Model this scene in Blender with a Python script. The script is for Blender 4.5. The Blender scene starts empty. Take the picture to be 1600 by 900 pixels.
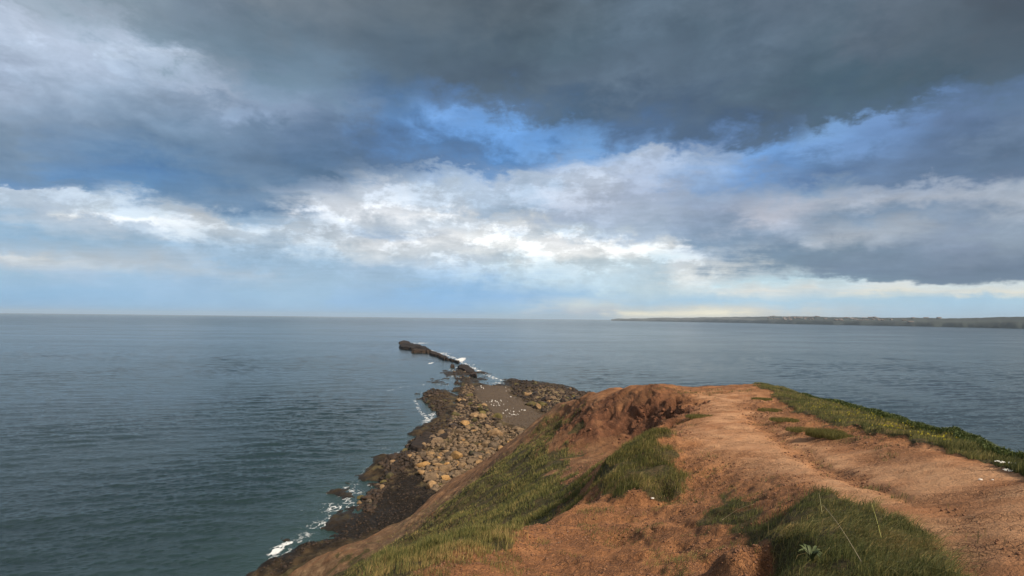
import bpy, math, random
import numpy as np
from mathutils import Vector, Matrix

random.seed(7)
RNG = np.random.default_rng(7)
sc = bpy.context.scene
COL = sc.collection
R = math.radians

# ------------------------------------------------------------------ camera
EYE = np.array([0.0, 0.0, 30.0])
PITCH, ROLL, FPX = R(3.36), R(0.64), 800.0      # focal length in pixels of a 1600 px wide frame
F = np.array([0, math.cos(PITCH), math.sin(PITCH)])
U0 = np.array([0, -math.sin(PITCH), math.cos(PITCH)])
R0 = np.array([1.0, 0, 0])
RT = R0 * math.cos(ROLL) + U0 * math.sin(ROLL)
UP = -R0 * math.sin(ROLL) + U0 * math.cos(ROLL)
cam = bpy.data.cameras.new('camera')
cam.sensor_width = 36
cam.lens = 36 * FPX / 1600
cam.clip_start = 0.05
cam.clip_end = 120000
co = bpy.data.objects.new('camera', cam)
COL.objects.link(co)
m = Matrix((RT, UP, -F)).transposed().to_4x4()
m.translation = Vector(EYE)
co.matrix_world = m
sc.camera = co

def ray(u, v):
    return F * FPX + RT * (u - 800) - UP * (v - 450)
def at(u, v, Y):                     # the point at depth Y seen at photo pixel (u, v)
    d = ray(u, v)
    return EYE + d * (Y / d[1])
def at_z(u, v, z=0.3):               # the point at height z seen there
    d = ray(u, v)
    return EYE + d * ((z - EYE[2]) / d[2])

# ------------------------------------------------------------------ exposure and sun
sc.view_settings.view_transform = 'Standard'
sc.view_settings.look = 'None'
sc.view_settings.exposure = 0.24
sc.view_settings.gamma = 1.0
SUN_AZ, SUN_EL = R(130), R(42)       # clockwise from +Y: behind the camera, to the right
sun = bpy.data.lights.new('sun', 'SUN')
sun.energy = 5.0
sun.angle = R(7)
sun.color = (1.0, 0.86, 0.69)
so = bpy.data.objects.new('sun', sun)
COL.objects.link(so)
sd_ = Vector((math.sin(SUN_AZ) * math.cos(SUN_EL), math.cos(SUN_AZ) * math.cos(SUN_EL), math.sin(SUN_EL)))
so.rotation_euler = sd_.to_track_quat('Z', 'Y').to_euler()
so.location = (60, -60, 90)

# ------------------------------------------------------------------ node helpers
def lin(c):
    return tuple(((x / 255) / 12.92 if x / 255 <= 0.04045 else ((x / 255 + 0.055) / 1.055) ** 2.4) for x in c) + (1.0,)
class NT:
    def __init__(s, tree): s.t = tree; s.n = tree.nodes; s.l = tree.links
    def node(s, typ, **kw):
        n = s.n.new(typ)
        for k, v in kw.items(): setattr(n, k, v)
        return n
    def link(s, a, b): s.l.new(a, b)
    def val(s, sock, v):
        if isinstance(v, bpy.types.NodeSocket): s.l.new(v, sock)
        else: sock.default_value = v
    def math(s, op, a, b=0.0, c=None, clamp=False):
        n = s.node('ShaderNodeMath', operation=op, use_clamp=clamp)
        s.val(n.inputs[0], a); s.val(n.inputs[1], b)
        if c is not None: s.val(n.inputs[2], c)
        return n.outputs[0]
    def mix(s, f, a, b, bt='MIX'):
        n = s.node('ShaderNodeMix', data_type='RGBA', blend_type=bt)
        s.val(n.inputs[0], f); s.val(n.inputs[6], a); s.val(n.inputs[7], b)
        return n.outputs[2]
    def rng(s, x, a, b, c=0.0, d=1.0, smooth=False):
        n = s.node('ShaderNodeMapRange', interpolation_type='SMOOTHSTEP' if smooth else 'LINEAR')
        for i, q in enumerate((x, a, b, c, d)): s.val(n.inputs[i], q)
        return n.outputs[0]
    def noise(s, vec, scale, detail=4, rough=0.55, dist=0.0, out='Fac'):
        n = s.node('ShaderNodeTexNoise')
        if vec is not None: s.link(vec, n.inputs['Vector'])
        n.inputs['Scale'].default_value = scale; n.inputs['Detail'].default_value = detail
        n.inputs['Roughness'].default_value = rough; n.inputs['Distortion'].default_value = dist
        return n.outputs[out]
    def scale(s, vec, sc3):
        n = s.node('ShaderNodeMapping'); s.link(vec, n.inputs['Vector'])
        n.inputs['Scale'].default_value = sc3
        return n.outputs[0]
    def attr(s, name):
        return s.node('ShaderNodeAttribute', attribute_name=name)
    def pos(s): return s.node('ShaderNodeNewGeometry').outputs['Position']

def mat(name):
    mt = bpy.data.materials.new(name); mt.use_nodes = True
    nt = NT(mt.node_tree); nt.n.clear()
    p = nt.node('ShaderNodeBsdfPrincipled'); o = nt.node('ShaderNodeOutputMaterial')
    nt.link(p.outputs[0], o.inputs[0])
    return mt, nt, p

# ------------------------------------------------------------------ world: Nishita sky behind a procedural cloud deck
w = bpy.data.worlds.new('World'); sc.world = w; w.use_nodes = True
nt = NT(w.node_tree); nt.n.clear()
sky = nt.node('ShaderNodeTexSky', sky_type='NISHITA'); sky.sun_disc = False
sky.sun_elevation = SUN_EL; sky.sun_rotation = SUN_AZ
WS = 0.1
CLOUDS = {  # cloud colours up the sky, column by column (photo column: (photo row, colour) ...)
0: '0 8a9198,30 acb1bb,70 a7aeba,120 979eac,170 828c9b,220 708094,275 5f7696,290 5a78a5,294 b9c3d2,310 afbccd,340 96afcd,370 8caacd,395 a5b4c8,403 c8ccd0,415 b4becd,430 96b2d2,460 82aad7,488 78a5d7',
100: '0 7d878e,30 969ea8,60 acb2be,100 a7aebb,150 8c96a5,200 738296,250 5f789b,280 5576a5,296 6482aa,305 b9c3d0,330 aab6c8,350 aab9cd,380 8ca8c8,410 b6bec9,425 a0b4d0,455 87acd7,488 80a8d7',
200: '0 78828a,40 73808a,60 8c96a2,80 a7aeb8,120 96a0af,160 828e9e,210 6e8096,250 55739b,265 4b6ea0,290 5f82af,305 afbbcb,335 bec8d2,342 e0e2e2,352 b4becd,380 91aac8,412 b0bac8,430 96b2d4,460 87acd7,488 80abd9',
300: '0 707a84,60 6c7a85,110 7d8a96,140 969eac,160 828ea0,200 708298,240 647a96,270 55739b,300 5a769b,320 788eac,330 aab6c8,345 d2d6da,365 c3cbd4,385 96acc8,420 aab8cb,440 94b0d4,470 8aaed8,490 85abd8',
400: '0 767d82,50 697680,100 697a88,150 8291a5,175 8794aa,200 697a91,250 627691,290 647a96,310 6e829e,330 5a769b,345 96aac3,355 bec8d4,385 a0b4cd,410 91accd,430 a5b7cf,460 91b2d7,490 88add8',
500: '0 6c7378,60 626e78,120 697a8a,160 708096,200 5f708a,250 506684,275 506682,295 96a0b2,310 c3c8d0,330 dfe1e4,350 c8ced6,380 bec8d4,410 96afcd,440 96b1d0,470 91b2d7,492 8aaed8',
600: '0 5f676c,60 58646e,120 5a6978,160 556c8c,185 5573a0,215 506991,255 556987,272 8291a8,285 c3c8d0,310 cdd2d8,330 f2f2f2,350 bec6d0,365 a0afc6,375 dfe1e4,395 cdd4dc,420 9bb2d0,440 96b0d0,470 87acda,493 8aaed8',
700: '0 586065,70 4e5a64,120 505c69,155 5a739b,175 6e91c8,200 5f82b9,230 506e9b,260 5a739b,270 96a5be,290 b9c3cf,320 bec6d0,335 f2f2f0,350 c8cfd7,370 f0f0ee,395 cdd4dc,425 a5bcda,455 82aadc,475 80a8da,494 8aaed8',
800: '0 555d62,70 4e5a62,130 4c5864,170 50627d,200 6991cd,225 648cc8,250 5073a5,265 6e87af,280 b4becd,310 afbccd,335 a5b4c8,355 e6e8e8,375 fafaf6,392 dfe3e4,410 becdda,440 a5beda,465 87acdc,480 96b6da,496 96b6d7',
900: '0 586269,70 4e5c66,130 55616e,180 46586e,205 5a76a0,225 698cbe,245 7894be,262 afb6c3,290 bec3cd,320 b4b9c6,345 a5afc3,365 bec8d2,380 ebebea,392 edeeec,410 c3d0da,440 b4c8da,460 96b6da,476 c8d2d6,488 b4becd,498 a0b9d4',
1000: '0 5c6873,60 55626e,120 5f6c7a,160 505e70,200 4e6282,225 647da5,238 afb6c3,260 aab2c3,300 a5acbe,340 a0aabc,352 96a2b6,365 a5b2c6,378 dce0e2,388 ebecea,405 c8d4dc,430 b9cdde,455 b4c8d7,475 a5c0da,484 bec8cd,490 f8f2d4,499 ece8d4',
1100: '0 5f6b76,60 586672,120 556270,160 4e5c6e,205 4b5c76,226 6078a2,245 9aa6bc,262 8c9fc0,285 7f92b4,300 909cb3,330 919bb2,360 8291aa,380 788ca8,395 aab6c8,405 cdd4dc,430 d4d8d8,455 c3d2dc,470 a0c0de,482 d2d4cb,490 fcf6d6,500 eee9d4',
1200: '0 5f6974,60 5a6672,130 4e5c69,180 4b5866,215 4e5f78,235 6e91c8,265 6482b4,290 7387aa,310 919baf,335 b6b6c0,360 96a0b4,390 6e829e,420 7387a0,432 aab9c8,440 bed7e6,455 dadcd8,470 aac8e1,485 d0d3d0,500 cdcdc3',
1300: '0 5c6670,70 525f69,140 465864,180 485869,200 7391be,225 7391c3,250 5a739b,275 556c96,293 788aa5,320 a5aab6,345 7d8ca2,375 a5acb9,395 6e8098,425 697a96,436 6e829e,441 bed2de,455 c8d2d7,470 a5c3dc,492 b9c6d2,503 b9c6d2',
1400: '0 5c646c,70 4e5862,130 44545e,160 485869,175 6982af,210 6982af,250 5f7396,280 647696,292 919baf,315 a5aab6,335 788aa5,360 a0a8b6,390 73829b,425 62738e,436 697d96,441 cdd4d7,455 d8d8cd,470 a0bed7,492 a5bed7,504 a5bed7',
1500: '0 525a61,60 4b555d,120 42505a,150 50627d,190 5f7091,240 586987,270 5a6c8a,282 969eaf,310 a5aab6,340 7d8ca5,365 828ea5,390 76829b,425 5c6c87,437 647691,442 cdd7da,452 cdd2d0,465 9bbcda,492 a0b9d2,505 a0b9d2',
1600: '0 484e54,60 48525a,120 4b5864,160 5a6c87,200 64738c,250 586984,270 5f6e8a,290 969eac,310 a0a6b2,345 828ea2,380 788498,415 5f6e8a,434 5f708c,441 c8d2d7,455 d8d8cd,465 a0bed7,492 a0b9d2,506 a0b9d2'}
tc = nt.node('ShaderNodeTexCoord').outputs['Generated']
sx = nt.node('ShaderNodeSeparateXYZ'); nt.link(tc, sx.inputs[0])
X, Y_, Z = sx.outputs
elraw = nt.math('ARCSINE', nt.math('MAXIMUM', Z, -0.02))
azraw = nt.math('ARCTAN2', X, nt.math('MAXIMUM', Y_, -0.0))       # clouds of the half sky behind mirror the flanks
# the cloud deck as a flat layer overhead gives the perspective of the fine structure
den = nt.math('ADD', nt.math('MAXIMUM', Z, 0.0), 0.07)
cb = nt.node('ShaderNodeCombineXYZ')
nt.link(nt.math('DIVIDE', X, den), cb.inputs[0]); nt.link(nt.math('DIVIDE', Y_, den), cb.inputs[1])
P = cb.outputs[0]
wn1 = nt.noise(P, 1.15, 7, 0.58, 0.4)
wn2 = nt.noise(nt.scale(P, (0.7, 1.6, 1)), 2.3, 6, 0.6, 0.2)
n3 = nt.noise(nt.scale(P, (0.8, 1.3, 1)), 3.6, 7, 0.62, 0.3)
ang = nt.scale(tc, (1, 1, 2.6))
n4 = nt.noise(ang, 7.5, 9, 0.62, 0.5)
n5 = nt.noise(ang, 3.2, 5, 0.55)
n6 = nt.noise(nt.scale(tc, (1, 1, 1.7)), 13.0, 10, 0.64, 0.15)
# warp grows with elevation so that the thin bands near the horizon stay put
amp = nt.rng(elraw, 0.0, 0.35, 0.010, 0.075)
el = nt.math('ADD', elraw, nt.math('MULTIPLY', nt.math('SUBTRACT', nt.math('ADD', nt.math('MULTIPLY', wn1, 0.3), nt.math('ADD', nt.math('MULTIPLY', n4, 0.4), nt.math('MULTIPLY', n6, 1.0))), 0.85), nt.math('MULTIPLY', amp, 1.9)))
az = nt.math('ADD', azraw, nt.math('MULTIPLY', nt.math('SUBTRACT', nt.math('ADD', nt.math('MULTIPLY', wn2, 0.3), nt.math('ADD', nt.math('MULTIPLY', n5, 0.35), nt.math('MULTIPLY', n6, 0.6))), 0.625), 0.42))
ELM = R(33)
f = nt.math('DIVIDE', el, ELM)
prev = None; prev_az = None
for u in sorted(CLOUDS):
    stops = []
    for s in CLOUDS[u].split(','):
        v, hx = s.split()
        d = ray(u, float(v)); d = d / np.linalg.norm(d)
        e = max(0.0, math.asin(d[2])) / ELM
        stops.append((e, tuple(int(hx[i:i + 2], 16) for i in (0, 2, 4))))
    d = ray(u, 300)
    a = math.atan2(d[0], d[1])
    stops.sort()
    ramp = nt.node('ShaderNodeValToRGB'); cr = ramp.color_ramp; cr.interpolation = 'LINEAR'
    while len(cr.elements) < len(stops): cr.elements.new(1.0)
    for k, (e, c) in enumerate(stops):
        cr.elements[k].position = min(1.0, e + k * 1e-5); cr.elements[k].color = lin(c)
    nt.link(f, ramp.inputs[0])
    if prev is None: prev = ramp.outputs[0]
    else: prev = nt.mix(nt.rng(az, prev_az, a, smooth=True), prev, ramp.outputs[0])
    prev_az = a
# light and dark billows
bil = nt.math('ADD', nt.math('MULTIPLY', nt.math('SUBTRACT', n3, 0.5), 0.35), nt.math('MULTIPLY', nt.math('SUBTRACT', n4, 0.5), 0.5))
bil = nt.math('ADD', bil, nt.math('MULTIPLY', nt.math('SUBTRACT', n6, 0.5), 0.6))
bilamp = nt.rng(elraw, 0.02, 0.14, 0.25, 1.0)
lum = nt.node('ShaderNodeRGBToBW'); nt.link(prev, lum.inputs[0])
n7 = nt.noise(nt.scale(tc, (1, 1, 2.0)), 9.0, 12, 0.68, 0.1)
puff = nt.math('MULTIPLY', nt.rng(n7, 0.47, 0.60, -0.12, 0.30, smooth=True), nt.rng(lum.outputs[0], 0.26, 0.62, 0.0, 1.0))
puff = nt.math('MULTIPLY', puff, nt.rng(elraw, 0.05, 0.12, 0.12, 1.0))
# faint broken patches over the dark deck
rag = nt.math('MULTIPLY', nt.math('SUBTRACT', nt.noise(nt.scale(tc, (1, 1, 2.4)), 5.0, 12, 0.6, 0.3), 0.5), 0.55)
bri = nt.math('ADD', nt.math('ADD', 1.0, nt.math('MULTIPLY', bil, bilamp)), nt.math('ADD', puff, nt.math('MULTIPLY', rag, bilamp)))
deck = nt.node('ShaderNodeVectorMath', operation='SCALE'); nt.link(prev, deck.inputs[0]); nt.link(bri, deck.inputs['Scale'])
# overhead and behind: a plain grey deck, a little brighter where the sun comes through
tint = nt.mix(nt.rng(elraw, 0.12, 0.3), (1, 1, 1, 1), (0.94, 1.0, 1.12, 1))
deckt = nt.mix(1.0, deck.outputs[0], tint, 'MULTIPLY')
over = nt.rng(elraw, 0.55, 0.95, smooth=True)
deck2 = nt.mix(over, deckt, (0.22, 0.235, 0.26, 1))
beh = nt.rng(Y_, 0.1, -0.35, smooth=True)
deck3 = nt.mix(beh, deck2, (0.36, 0.36, 0.37, 1))
hs = nt.node('ShaderNodeHueSaturation'); hs.inputs['Saturation'].default_value = 0.98; hs.inputs['Hue'].default_value = 0.487; nt.link(deck3, hs.inputs['Color'])
left = nt.math('MULTIPLY', nt.rng(azraw, -0.45, -0.72, smooth=True), nt.rng(elraw, 0.2, 0.42, smooth=True))
nt.link(nt.math('ADD', 0.94, nt.math('MULTIPLY', left, 0.24)), hs.inputs['Value'])
up = nt.node('ShaderNodeVectorMath', operation='SCALE'); nt.link(hs.outputs[0], up.inputs[0]); up.inputs['Scale'].default_value = 1.0 / WS
fin = nt.mix(0.93, sky.outputs[0], up.outputs[0])
bg = nt.node('ShaderNodeBackground'); nt.link(fin, bg.inputs[0]); bg.inputs[1].default_value = WS
wo = nt.node('ShaderNodeOutputWorld'); nt.link(bg.outputs[0], wo.inputs[0])

# ------------------------------------------------------------------ numpy helpers
def _h(ix, iy, s):
    n = (ix.astype(np.int64) * 374761393 + iy.astype(np.int64) * 668265263 + s * 1442695041) & 0xffffffff
    n = ((n ^ (n >> 13)) * 1274126177) & 0xffffffff
    n = n ^ (n >> 16)
    return (n & 0xffffff) / float(0xffffff)
def vnoise(x, y, s=0):
    ix, iy = np.floor(x), np.floor(y); fx, fy = x - ix, y - iy
    fx = fx * fx * fx * (fx * (fx * 6 - 15) + 10); fy = fy * fy * fy * (fy * (fy * 6 - 15) + 10)
    a, b = _h(ix, iy, s), _h(ix + 1, iy, s); c, d = _h(ix, iy + 1, s), _h(ix + 1, iy + 1, s)
    return (a + (b - a) * fx) * (1 - fy) + (c + (d - c) * fx) * fy
def fbm(x, y, oct=5, s=0, gain=0.5):          # about -1..1
    x = np.asarray(x, float); y = np.asarray(y, float)
    t = 0; a = 1; n = 0
    for i in range(oct):
        t = t + a * (vnoise(x, y, s + i * 17) * 2 - 1); n += a
        x, y = x * 1.73 + y * 0.97 + 11.3, y * 1.73 - x * 0.97 + 5.7; a *= gain
    return t / n * 1.6
def sstep(x, a, b):
    t = np.clip((x - a) / (b - a), 0, 1); return t * t * (3 - 2 * t)
def sdist(px, py, poly):                       # signed distance to a polygon, positive inside
    poly = np.asarray(poly, float)[:, :2]
    d = np.full(px.shape, 1e9); ins = np.zeros(px.shape, bool); n = len(poly)
    for i in range(n):
        ax, ay = poly[i]; bx, by = poly[(i + 1) % n]
        ex, ey = bx - ax, by - ay; wx, wy = px - ax, py - ay
        t = np.clip((wx * ex + wy * ey) / (ex * ex + ey * ey + 1e-12), 0, 1)
        d = np.minimum(d, (wx - t * ex) ** 2 + (wy - t * ey) ** 2)
        c = ((ay > py) != (by > py))
        xi = ex * (py - ay) / (ey if abs(ey) > 1e-12 else 1e-12) + ax
        ins ^= c & (px < xi)
    d = np.sqrt(d)
    return np.where(ins, d, -d)
def linedist(px, py, pts):
    d = np.full(px.shape, 1e9)
    for (ax, ay), (bx, by) in zip(pts[:-1], pts[1:]):
        ex, ey = bx - ax, by - ay
        t = np.clip(((px - ax) * ex + (py - ay) * ey) / (ex * ex + ey * ey + 1e-12), 0, 1)
        d = np.minimum(d, np.hypot(px - ax - t * ex, py - ay - t * ey))
    return d

def make_mesh(name, V, faces, material, smooth=True, attrs=None, nside=4):
    me = bpy.data.meshes.new(name)
    V = np.ascontiguousarray(V, dtype=np.float32); n = len(faces)
    me.vertices.add(len(V)); me.vertices.foreach_set('co', V.ravel())
    if isinstance(faces, np.ndarray):
        k = faces.shape[1]
        me.loops.add(n * k); me.loops.foreach_set('vertex_index', faces.astype(np.int32).ravel())
        me.polygons.add(n); me.polygons.foreach_set('loop_start', np.arange(0, n * k, k, dtype=np.int32))
    else:
        tot = [len(q) for q in faces]; st = np.concatenate([[0], np.cumsum(tot)[:-1]])
        me.loops.add(int(sum(tot))); me.loops.foreach_set('vertex_index', np.array([i for q in faces for i in q], dtype=np.int32))
        me.polygons.add(n); me.polygons.foreach_set('loop_start', st.astype(np.int32))
    if smooth: me.polygons.foreach_set('use_smooth', np.ones(n, bool))
    me.update(calc_edges=True)
    for k, a in (attrs or {}).items():
        at_ = me.attributes.new(k, 'FLOAT', 'POINT'); at_.data.foreach_set('value', np.ascontiguousarray(a, dtype=np.float32).ravel())
    me.materials.append(material)
    return me
def link(name, me, parent=None):
    o = bpy.data.objects.new(name, me); COL.objects.link(o)
    if parent: o.parent = parent
    return o
def tag(o, label=None, cat=None, group=None, kind=None):
    for k, v in (('label', label), ('category', cat), ('group', group), ('kind', kind)):
        if v: o[k] = v
    return o
def grid_faces(nr, nc):
    i = np.arange(nr * nc).reshape(nr, nc)
    return np.stack([i[:-1, :-1], i[:-1, 1:], i[1:, 1:], i[1:, :-1]], -1).reshape(-1, 4)
def poly_at(pts, z=0.3):
    return [at_z(*p)[:2] if not isinstance(p[0], str) else p[1:] for p in pts]
W = lambda x, z: ('w', x, z)

# ------------------------------------------------------------------ the shore outline (world metres)
SHORE = poly_at([(392, 908), (440, 868), (495, 845), (535, 822), (556, 790), (575, 765), (600, 750), (596, 724), (622, 704), (640, 690), (660, 670),
                 (688, 658), (684, 640), (668, 630), (658, 612), (684, 607), (704, 620), (711, 632), (712, 608), (720, 598), (738, 596), (775, 601), (792, 591),
                 (830, 596), (870, 602), (915, 611), (945, 621), ('w', 52, 160), ('w', 56, 60), ('w', 52, 0), ('w', -42, -10), ('w', -41, 40)])
SPIT = poly_at([(714, 600), (714, 588), (718, 574), (726, 573), (741, 582), (735, 590), (728, 600)])
def shore_sd(x, y):
    wx = x + 4.2 * fbm(x / 8, y / 8, 4, 5) + 1.2 * fbm(x / 2.5, y / 2.5, 2, 6) * sstep(y, 60, 120)
    wy = y + 3.0 * fbm(x / 9, y / 9, 3, 9)
    d = sdist(wx, wy, SHORE)
    d2 = sdist(x + 2.5 * fbm(x / 6, y / 6, 3, 7), y + 5 * fbm(x / 6, y / 6, 3, 8), SPIT)
    d = d + 2.2 * sstep(-y, -110, -80)
    return np.maximum(d, d2 * 0.3)
GRAVEL = poly_at([(735, 606), (775, 604), (798, 606), (797, 618), (830, 640), (860, 655), (862, 668), (850, 678), (815, 676), (780, 660), (752, 640), (742, 622)])
DARK = poly_at([(392, 905), (440, 868), (500, 842), (545, 812), (570, 780), (600, 745), (612, 722), (650, 725), (665, 760), (690, 775), (660, 800), (600, 830), (540, 850), (480, 862), (440, 900)])
def shore_z(x, y, sd):
    base = np.where(sd > 0, 0.95 * (1 - np.exp(-sd / 8.0)), np.maximum(sd * 0.16, -2.2))
    g = sstep(sdist(x, y, GRAVEL), -1, 3)
    r = 0.42 * fbm(x / 3.2, y / 4.5, 4, 21, 0.6) * (1 - 0.8 * g) + 0.1 * fbm(x / 0.8, y / 1.2, 3, 22) * (1 - g)
    # flat ledges with broken edges
    t = fbm((x + 0.4 * y) / 7, (y - 0.4 * x) / 16, 3, 23)
    ledge = 0.28 * (sstep(t, 0.1, 0.16) + sstep(t, 0.42, 0.48)) * (1 - g)
    sea_e = sstep(sd, -14, 2)
    return base + (r + ledge) * sea_e + 0.5 * g

# ------------------------------------------------------------------ materials of the ground
def ground_material():
    mt, nt, p = mat('clay_and_turf')
    pos = nt.pos()
    gr, pa, rd, dk = (nt.attr(k).outputs['Fac'] for k in ('grass', 'path', 'red', 'crumb'))
    big = nt.noise(pos, 0.55, 5, 0.6); mid = nt.noise(pos, 3.0, 6, 0.62); fine = nt.noise(pos, 26, 6, 0.7)
    clay = nt.mix(big, (0.33, 0.145, 0.06, 1), (0.50, 0.25, 0.115, 1))
    clay = nt.mix(nt.rng(mid, 0.35, 0.7), clay, (0.35, 0.155, 0.065, 1))
    path = nt.mix(nt.rng(nt.noise(pos, 1.3, 6, 0.65), 0.3, 0.7), (0.46, 0.235, 0.12, 1), (0.62, 0.36, 0.20, 1))
    path = nt.mix(nt.rng(nt.noise(pos, 0.45, 4, 0.55), 0.48, 0.68), path, (0.42, 0.195, 0.09, 1))
    strk = nt.noise(nt.scale(pos, (1, 1, 0.25)), 1.6, 7, 0.72)
    red = nt.mix(nt.rng(strk, 0.36, 0.64), (0.065, 0.029, 0.018, 1), (0.23, 0.10, 0.052, 1))
    turf = nt.mix(nt.rng(mid, 0.35, 0.65), (0.05, 0.05, 0.018, 1), (0.12, 0.085, 0.042, 1))
    c = nt.mix(pa, clay, path); c = nt.mix(rd, c, red)
    du = nt.attr('dull').outputs['Fac']
    dul = nt.mix(nt.rng(nt.noise(pos, 1.1, 9, 0.78), 0.4, 0.6), (0.12, 0.078, 0.043, 1), (0.33, 0.215, 0.12, 1))
    c = nt.mix(du, c, dul)
    # drying cracks, and crumbs with their small shadows painted into the clay colour
    wp = nt.node('ShaderNodeVectorMath', operation='ADD'); nt.link(pos, wp.inputs[0])
    ws = nt.node('ShaderNodeVectorMath', operation='SCALE'); nt.link(nt.noise(pos, 4, 4, 0.6, out='Color'), ws.inputs[0]); ws.inputs['Scale'].default_value = 0.35
    nt.link(ws.outputs[0], wp.inputs[1])
    def vor(scale, feat):
        v = nt.node('ShaderNodeTexVoronoi', feature=feat); nt.link(wp.outputs[0], v.inputs['Vector']); v.inputs['Scale'].default_value = scale
        return v.outputs['Distance']
    cr1 = nt.rng(vor(3.2, 'DISTANCE_TO_EDGE'), 0.0, 0.055, 1, 0); cr2 = nt.rng(vor(11, 'DISTANCE_TO_EDGE'), 0.0, 0.12, 1, 0)
    patchy = nt.rng(nt.noise(pos, 0.8, 3), 0.42, 0.6)
    cracks = nt.math('MULTIPLY', nt.math('MAXIMUM', cr1, nt.math('MULTIPLY', cr2, 0.6)), patchy)
    crumb = nt.math('MULTIPLY', nt.math('MAXIMUM', nt.rng(vor(10, 'F1'), 0.32, 0.6), nt.rng(nt.noise(pos, 14, 5, 0.75), 0.52, 0.42)), nt.math('MULTIPLY', dk, nt.rng(nt.noise(pos, 0.9, 4, 0.6), 0.4, 0.58, 0.2, 1.0)))
    c = nt.mix(nt.math('MULTIPLY', cracks, 0.7), c, (0.12, 0.055, 0.03, 1))
    c = nt.mix(nt.math('MULTIPLY', crumb, 0.6), c, (0.15, 0.072, 0.04, 1))
    c = nt.mix(nt.rng(fine, 0.62, 0.8, 0, 0.5), c, (0.46, 0.3, 0.19, 1))
    c = nt.mix(nt.rng(fine, 0.42, 0.25, 0, 0.5), c, (0.13, 0.065, 0.035, 1))
    gm = nt.rng(nt.math('ADD', gr, nt.math('MULTIPLY', nt.math('SUBTRACT', mid, 0.5), 0.8)), 0.35, 0.62)
    c = nt.mix(gm, c, turf)
    nt.link(c, p.inputs['Base Color']); p.inputs['Roughness'].default_value = 0.93; p.inputs['Specular IOR Level'].default_value = 0.2
    hh = nt.math('ADD', nt.math('MULTIPLY', mid, 0.9), nt.math('MULTIPLY', fine, 0.35))
    hh = nt.math('SUBTRACT', hh, nt.math('MULTIPLY', cracks, 0.22)); hh = nt.math('SUBTRACT', hh, nt.math('MULTIPLY', crumb, 0.3))
    b = nt.node('ShaderNodeBump'); b.inputs['Distance'].default_value = 0.2; b.inputs['Strength'].default_value = 0.9
    nt.link(hh, b.inputs['Height']); nt.link(b.outputs[0], p.inputs['Normal'])
    return mt
def shore_material():
    mt, nt, p = mat('shore_rock')
    pos = nt.pos(); g, d, wet, lg = (nt.attr(k).outputs['Fac'] for k in ('gravel', 'dark', 'wet', 'tan'))
    a = nt.noise(pos, 0.5, 6, 0.65); b_ = nt.noise(pos, 3.0, 6, 0.7); c_ = nt.noise(pos, 0.22, 4, 0.6)
    base = nt.mix(nt.rng(a, 0.35, 0.65), (0.02, 0.015, 0.01, 1), (0.09, 0.062, 0.035, 1))
    base = nt.mix(nt.math('MULTIPLY', nt.rng(c_, 0.52, 0.62), nt.math('SUBTRACT', 1.0, d)), base, (0.10, 0.078, 0.038, 1))
    dark = nt.mix(nt.rng(b_, 0.35, 0.7), (0.008, 0.007, 0.006, 1), (0.036, 0.027, 0.02, 1))
    tan = nt.mix(b_, (0.16, 0.115, 0.06, 1), (0.36, 0.28, 0.16, 1))
    grav = nt.mix(nt.rng(b_, 0.3, 0.7), (0.07, 0.05, 0.038, 1), (0.15, 0.115, 0.085, 1))
    c = nt.mix(d, base, dark); c = nt.mix(nt.math('MULTIPLY', lg, nt.rng(b_, 0.3, 0.5)), c, tan); c = nt.mix(g, c, grav)
    c = nt.mix(nt.math('MULTIPLY', wet, 0.75), c, (0.02, 0.017, 0.014, 1))
    nt.link(c, p.inputs['Base Color']); p.inputs['Specular IOR Level'].default_value = 0.15; nt.link(nt.rng(wet, 0, 1, 0.9, 0.5), p.inputs['Roughness'])
    b = nt.node('ShaderNodeBump'); b.inputs['Distance'].default_value = 0.5; b.inputs['Strength'].default_value = 0.8
    nt.link(nt.math('ADD', b_, nt.math('MULTIPLY', nt.noise(pos, 9, 4, 0.7), 0.4)), b.inputs['Height']); nt.link(b.outputs[0], p.inputs['Normal'])
    return mt
def rock_material(name, c1, c2, dark=(0.03, 0.024, 0.018), rough=0.85):
    mt, nt, p = mat(name)
    pos = nt.pos(); a = nt.noise(pos, 0.9, 6, 0.65); b_ = nt.noise(pos, 5, 6, 0.7)
    oi = nt.node('ShaderNodeObjectInfo').outputs['Random']
    c = nt.mix(nt.rng(a, 0.35, 0.65), c1 + (1,), c2 + (1,))
    c = nt.mix(nt.rng(b_, 0.5, 0.3, 0, 0.8), c, dark + (1,))
    hs = nt.node('ShaderNodeHueSaturation'); nt.link(c, hs.inputs['Color']); nt.link(nt.rng(oi, 0, 1, 0.65, 1.35), hs.inputs['Value'])
    nt.link(nt.rng(oi, 0, 1, 0.8, 1.15), hs.inputs['Saturation'])
    nt.link(hs.outputs[0], p.inputs['Base Color']); p.inputs['Roughness'].default_value = rough; p.inputs['Specular IOR Level'].default_value = 0.2
    b = nt.node('ShaderNodeBump'); b.inputs['Distance'].default_value = 0.2; b.inputs['Strength'].default_value = 0.8
    nt.link(b_, b.inputs['Height']); nt.link(b.outputs[0], p.inputs['Normal'])
    return mt
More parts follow.
